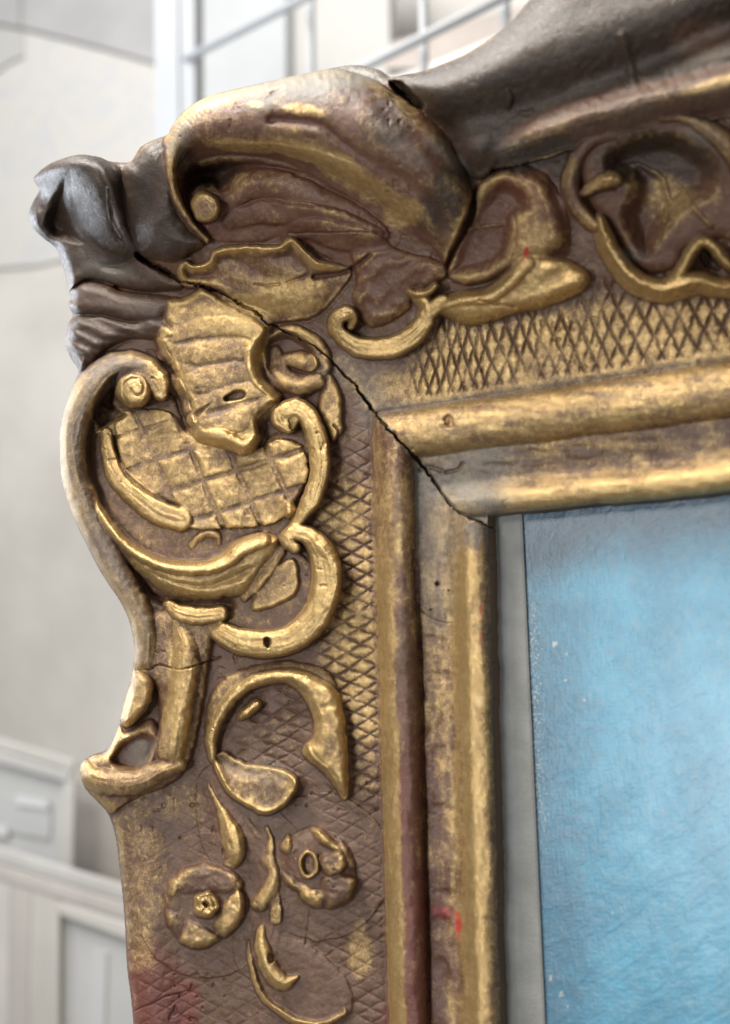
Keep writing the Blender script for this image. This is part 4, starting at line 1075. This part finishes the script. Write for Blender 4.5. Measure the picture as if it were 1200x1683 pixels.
slab('post', [(253, -150), (291, -150), (297, 520), (257, 520)], .85, .028, WHITE, GRD, GO)
slab('post_flange', [(294, -150), (318, -150), (322, 520), (299, 520)], .853, .02, WHITE, GRD, GO)
def seg(name, a, ya, b, yb, rad):
    tube(name, [world(a[0], a[1], -ya / U), world(b[0], b[1], -yb / U)], rad, WHITE, GRD, GO)
seg('rod', (296, 102), .862, (900, -208), .60, .0052)
seg('rod', (296, 262), .862, (900, -42), .60, .0052)
seg('rod', (296, 420), .862, (900, 112), .60, .0052)
for x, ya in ((512, .775), (697, .70), (831, .645)):
    seg('rod', (x - 3, -150), ya, (x + 4, 420), ya, .0046 if x < 800 else .0052)
o = slab('wall_panel', [(270, -150), (470, -150), (470, 330), (270, 330)], 1.30, .02, bmat('cool_white_panel', (.45, .465, .48), .8, .04, 6)); tag(o, 'cool pale panel standing right of the white post', 'panel')
o = slab('wall_panel', [(471, -150), (640, -150), (640, 330), (470, 330)], 1.32, .02, bmat('warm_white_panel', (.48, .475, .455), .8, .04, 6)); tag(o, 'warm pale panel seen through the wire grid', 'panel')
o = slab('shelf_board', [(630, 112), (640, 70), (820, 20), (870, 8), (870, 70), (760, 110)], 1.15, .05, bmat('pale_brown_board', (.40, .355, .325), .75, .1, 12)); tag(o, 'pale brown board glimpsed between grid wires above the crack', 'board')
o = slab('shelf_rail', [(600, 140), (690, 112), (800, 66), (860, 40), (860, 56), (800, 84), (690, 134), (600, 165)], 1.05, .02, bmat('cream_rail', (.70, .695, .67), .6, .04, 12)); tag(o, 'cream sloping rail just above the dark cresting', 'rail')

# framed pictures leaning in the background, lower left; tones lifted pale in place of haze
PALE = bmat('pale_wood', (.40, .38, .345), .6, .12, 10, (1, 1, .2)); PALE2 = bmat('grey_painted_wood', (.385, .375, .355), .85, .08, 10); DIM = bmat('dull_grey_picture', (.40, .40, .39), .5, .08, 5)
PINK = bmat('pinkish_wood', (.38, .355, .33), .85, .1, 10, (1, 1, .2)); CREAM = bmat('cream_wood', (.41, .395, .365), .85, .06, 10)


def at3(px, py, y):
    return world(px, py, -y / U)


def bar(name, quad, y0, y1, th, mat, parent, org):
    """a straight moulding bar given by its four seen corners; y0 depth at the left pair, y1 at the right pair"""
    a = [at3(quad[0][0], quad[0][1], y0), at3(quad[1][0], quad[1][1], y1), at3(quad[2][0], quad[2][1], y1), at3(quad[3][0], quad[3][1], y0)]
    A = [np.array(p) for p in a]; c = sum(A) / 4
    V = []; n = 4
    inn = [p + (c - p) * np.array([.0, 0, 0]) for p in A]
    for p in A: V.append(p)
    for i, p in enumerate(A):                      # bevelled face in front
        q = p + (A[3 - i] - p) * .18
        V.append(q - np.array([0, th * .35, 0]))
    for p in A: V.append(p + np.array([0, th, 0]))
    Fc = [(4, 7, 6, 5)]
    for i in range(4):
        j = (i + 1) % 4
        Fc.append((i, j, 4 + j, 4 + i)); Fc.append((i, 8 + i, 8 + j, j))
    Fc.append((8, 9, 10, 11))
    return mesh_obj(name, np.array(V), Fc, mat, parent, org, False)


LF = empty('framed_picture', tuple(at3(60, 1900, .80)), 'pale wooden framed picture leaning at the bottom left, out of focus', 'picture frame', 'framed pictures leaning behind the gilt frame'); LO = np.array(LF.location)
bar('frame_rail', [(-70, 1372), (330, 1492), (330, 1520), (-70, 1398)], .812, .812, .004, PALE2, LF, LO)
bar('frame_rail', [(-70, 1399), (330, 1521), (330, 1550), (-70, 1426)], .812, .812, .004, PINK, LF, LO)
bar('frame_rail', [(96, 1482), (330, 1551), (330, 1590), (102, 1506)], .812, .812, .004, CREAM, LF, LO)
bar('frame_stile', [(-70, 1428), (18, 1452), (12, 1900), (-70, 1900)], .812, .812, .004, CREAM, LF, LO)
bar('frame_stile', [(19, 1452), (52, 1462), (42, 1900), (13, 1900)], .812, .812, .004, PINK, LF, LO)
bar('frame_stile', [(53, 1462), (98, 1480), (98, 1900), (43, 1900)], .812, .812, .004, PALE, LF, LO)
slab('picture', [(96, 1490), (330, 1560), (330, 1900), (94, 1900)], .820, .004, DIM, LF, LO)
slab('pale_stripe', [(152, 1560), (176, 1566), (164, 1900), (136, 1900)], .818, .002, bmat('pale_blue_grey', (.43, .432, .435), .5, .05, 6), LF, LO)
UF = empty('framed_picture', tuple(at3(60, 1480, 1.0)), 'grey framed picture with glints on its glass, above the pale wooden one', 'picture frame', 'framed pictures leaning behind the gilt frame'); UO = np.array(UF.location)
bar('frame_rail', [(-70, 1192), (122, 1250), (122, 1268), (-70, 1212)], 1.0, 1.0, .004, CREAM, UF, UO)
bar('frame_rail', [(-70, 1213), (116, 1269), (112, 1288), (-70, 1236)], 1.0, 1.0, .004, PALE2, UF, UO)
bar('frame_stile', [(104, 1288), (124, 1272), (118, 1440), (98, 1420)], 1.0, 1.0, .004, CREAM, UF, UO)
s = NT('pale_glass'); s.coords(); GL = s.set(Base_Color=s.mix(s.noise(4, 3), (.385, .385, .38), (.43, .43, .415)), Roughness=.22)
slab('glass', [(-70, 1236), (106, 1284), (100, 1424), (-70, 1372)], 1.008, .003, GL, UF, UO)
slab('mat_border', [(-70, 1290), (84, 1322), (82, 1380), (-70, 1350)], 1.005, .002, bmat('grey_mat', (.39, .39, .385), .5, .05, 6), UF, UO)
GLN = bmat('painted_glint', (.50, .505, .51), .6, .02, 6)  # pale slabs standing for glints on the glass
slab('glass_glint', [(26, 1306), (78, 1316), (78, 1330), (26, 1322)], 1.002, .002, GLN, UF, UO)
slab('glass_glint', [(-10, 1356), (12, 1358), (12, 1376), (-10, 1372)], 1.002, .002, GLN, UF, UO)
o = bar('wooden_board', [(120, 1282), (330, 1340), (330, 1500), (120, 1440)], 1.10, 1.10, .008, PINK, None, None); tag(o, 'pinkish brown board between the two blurred framed pictures and the gilt frame', 'board')
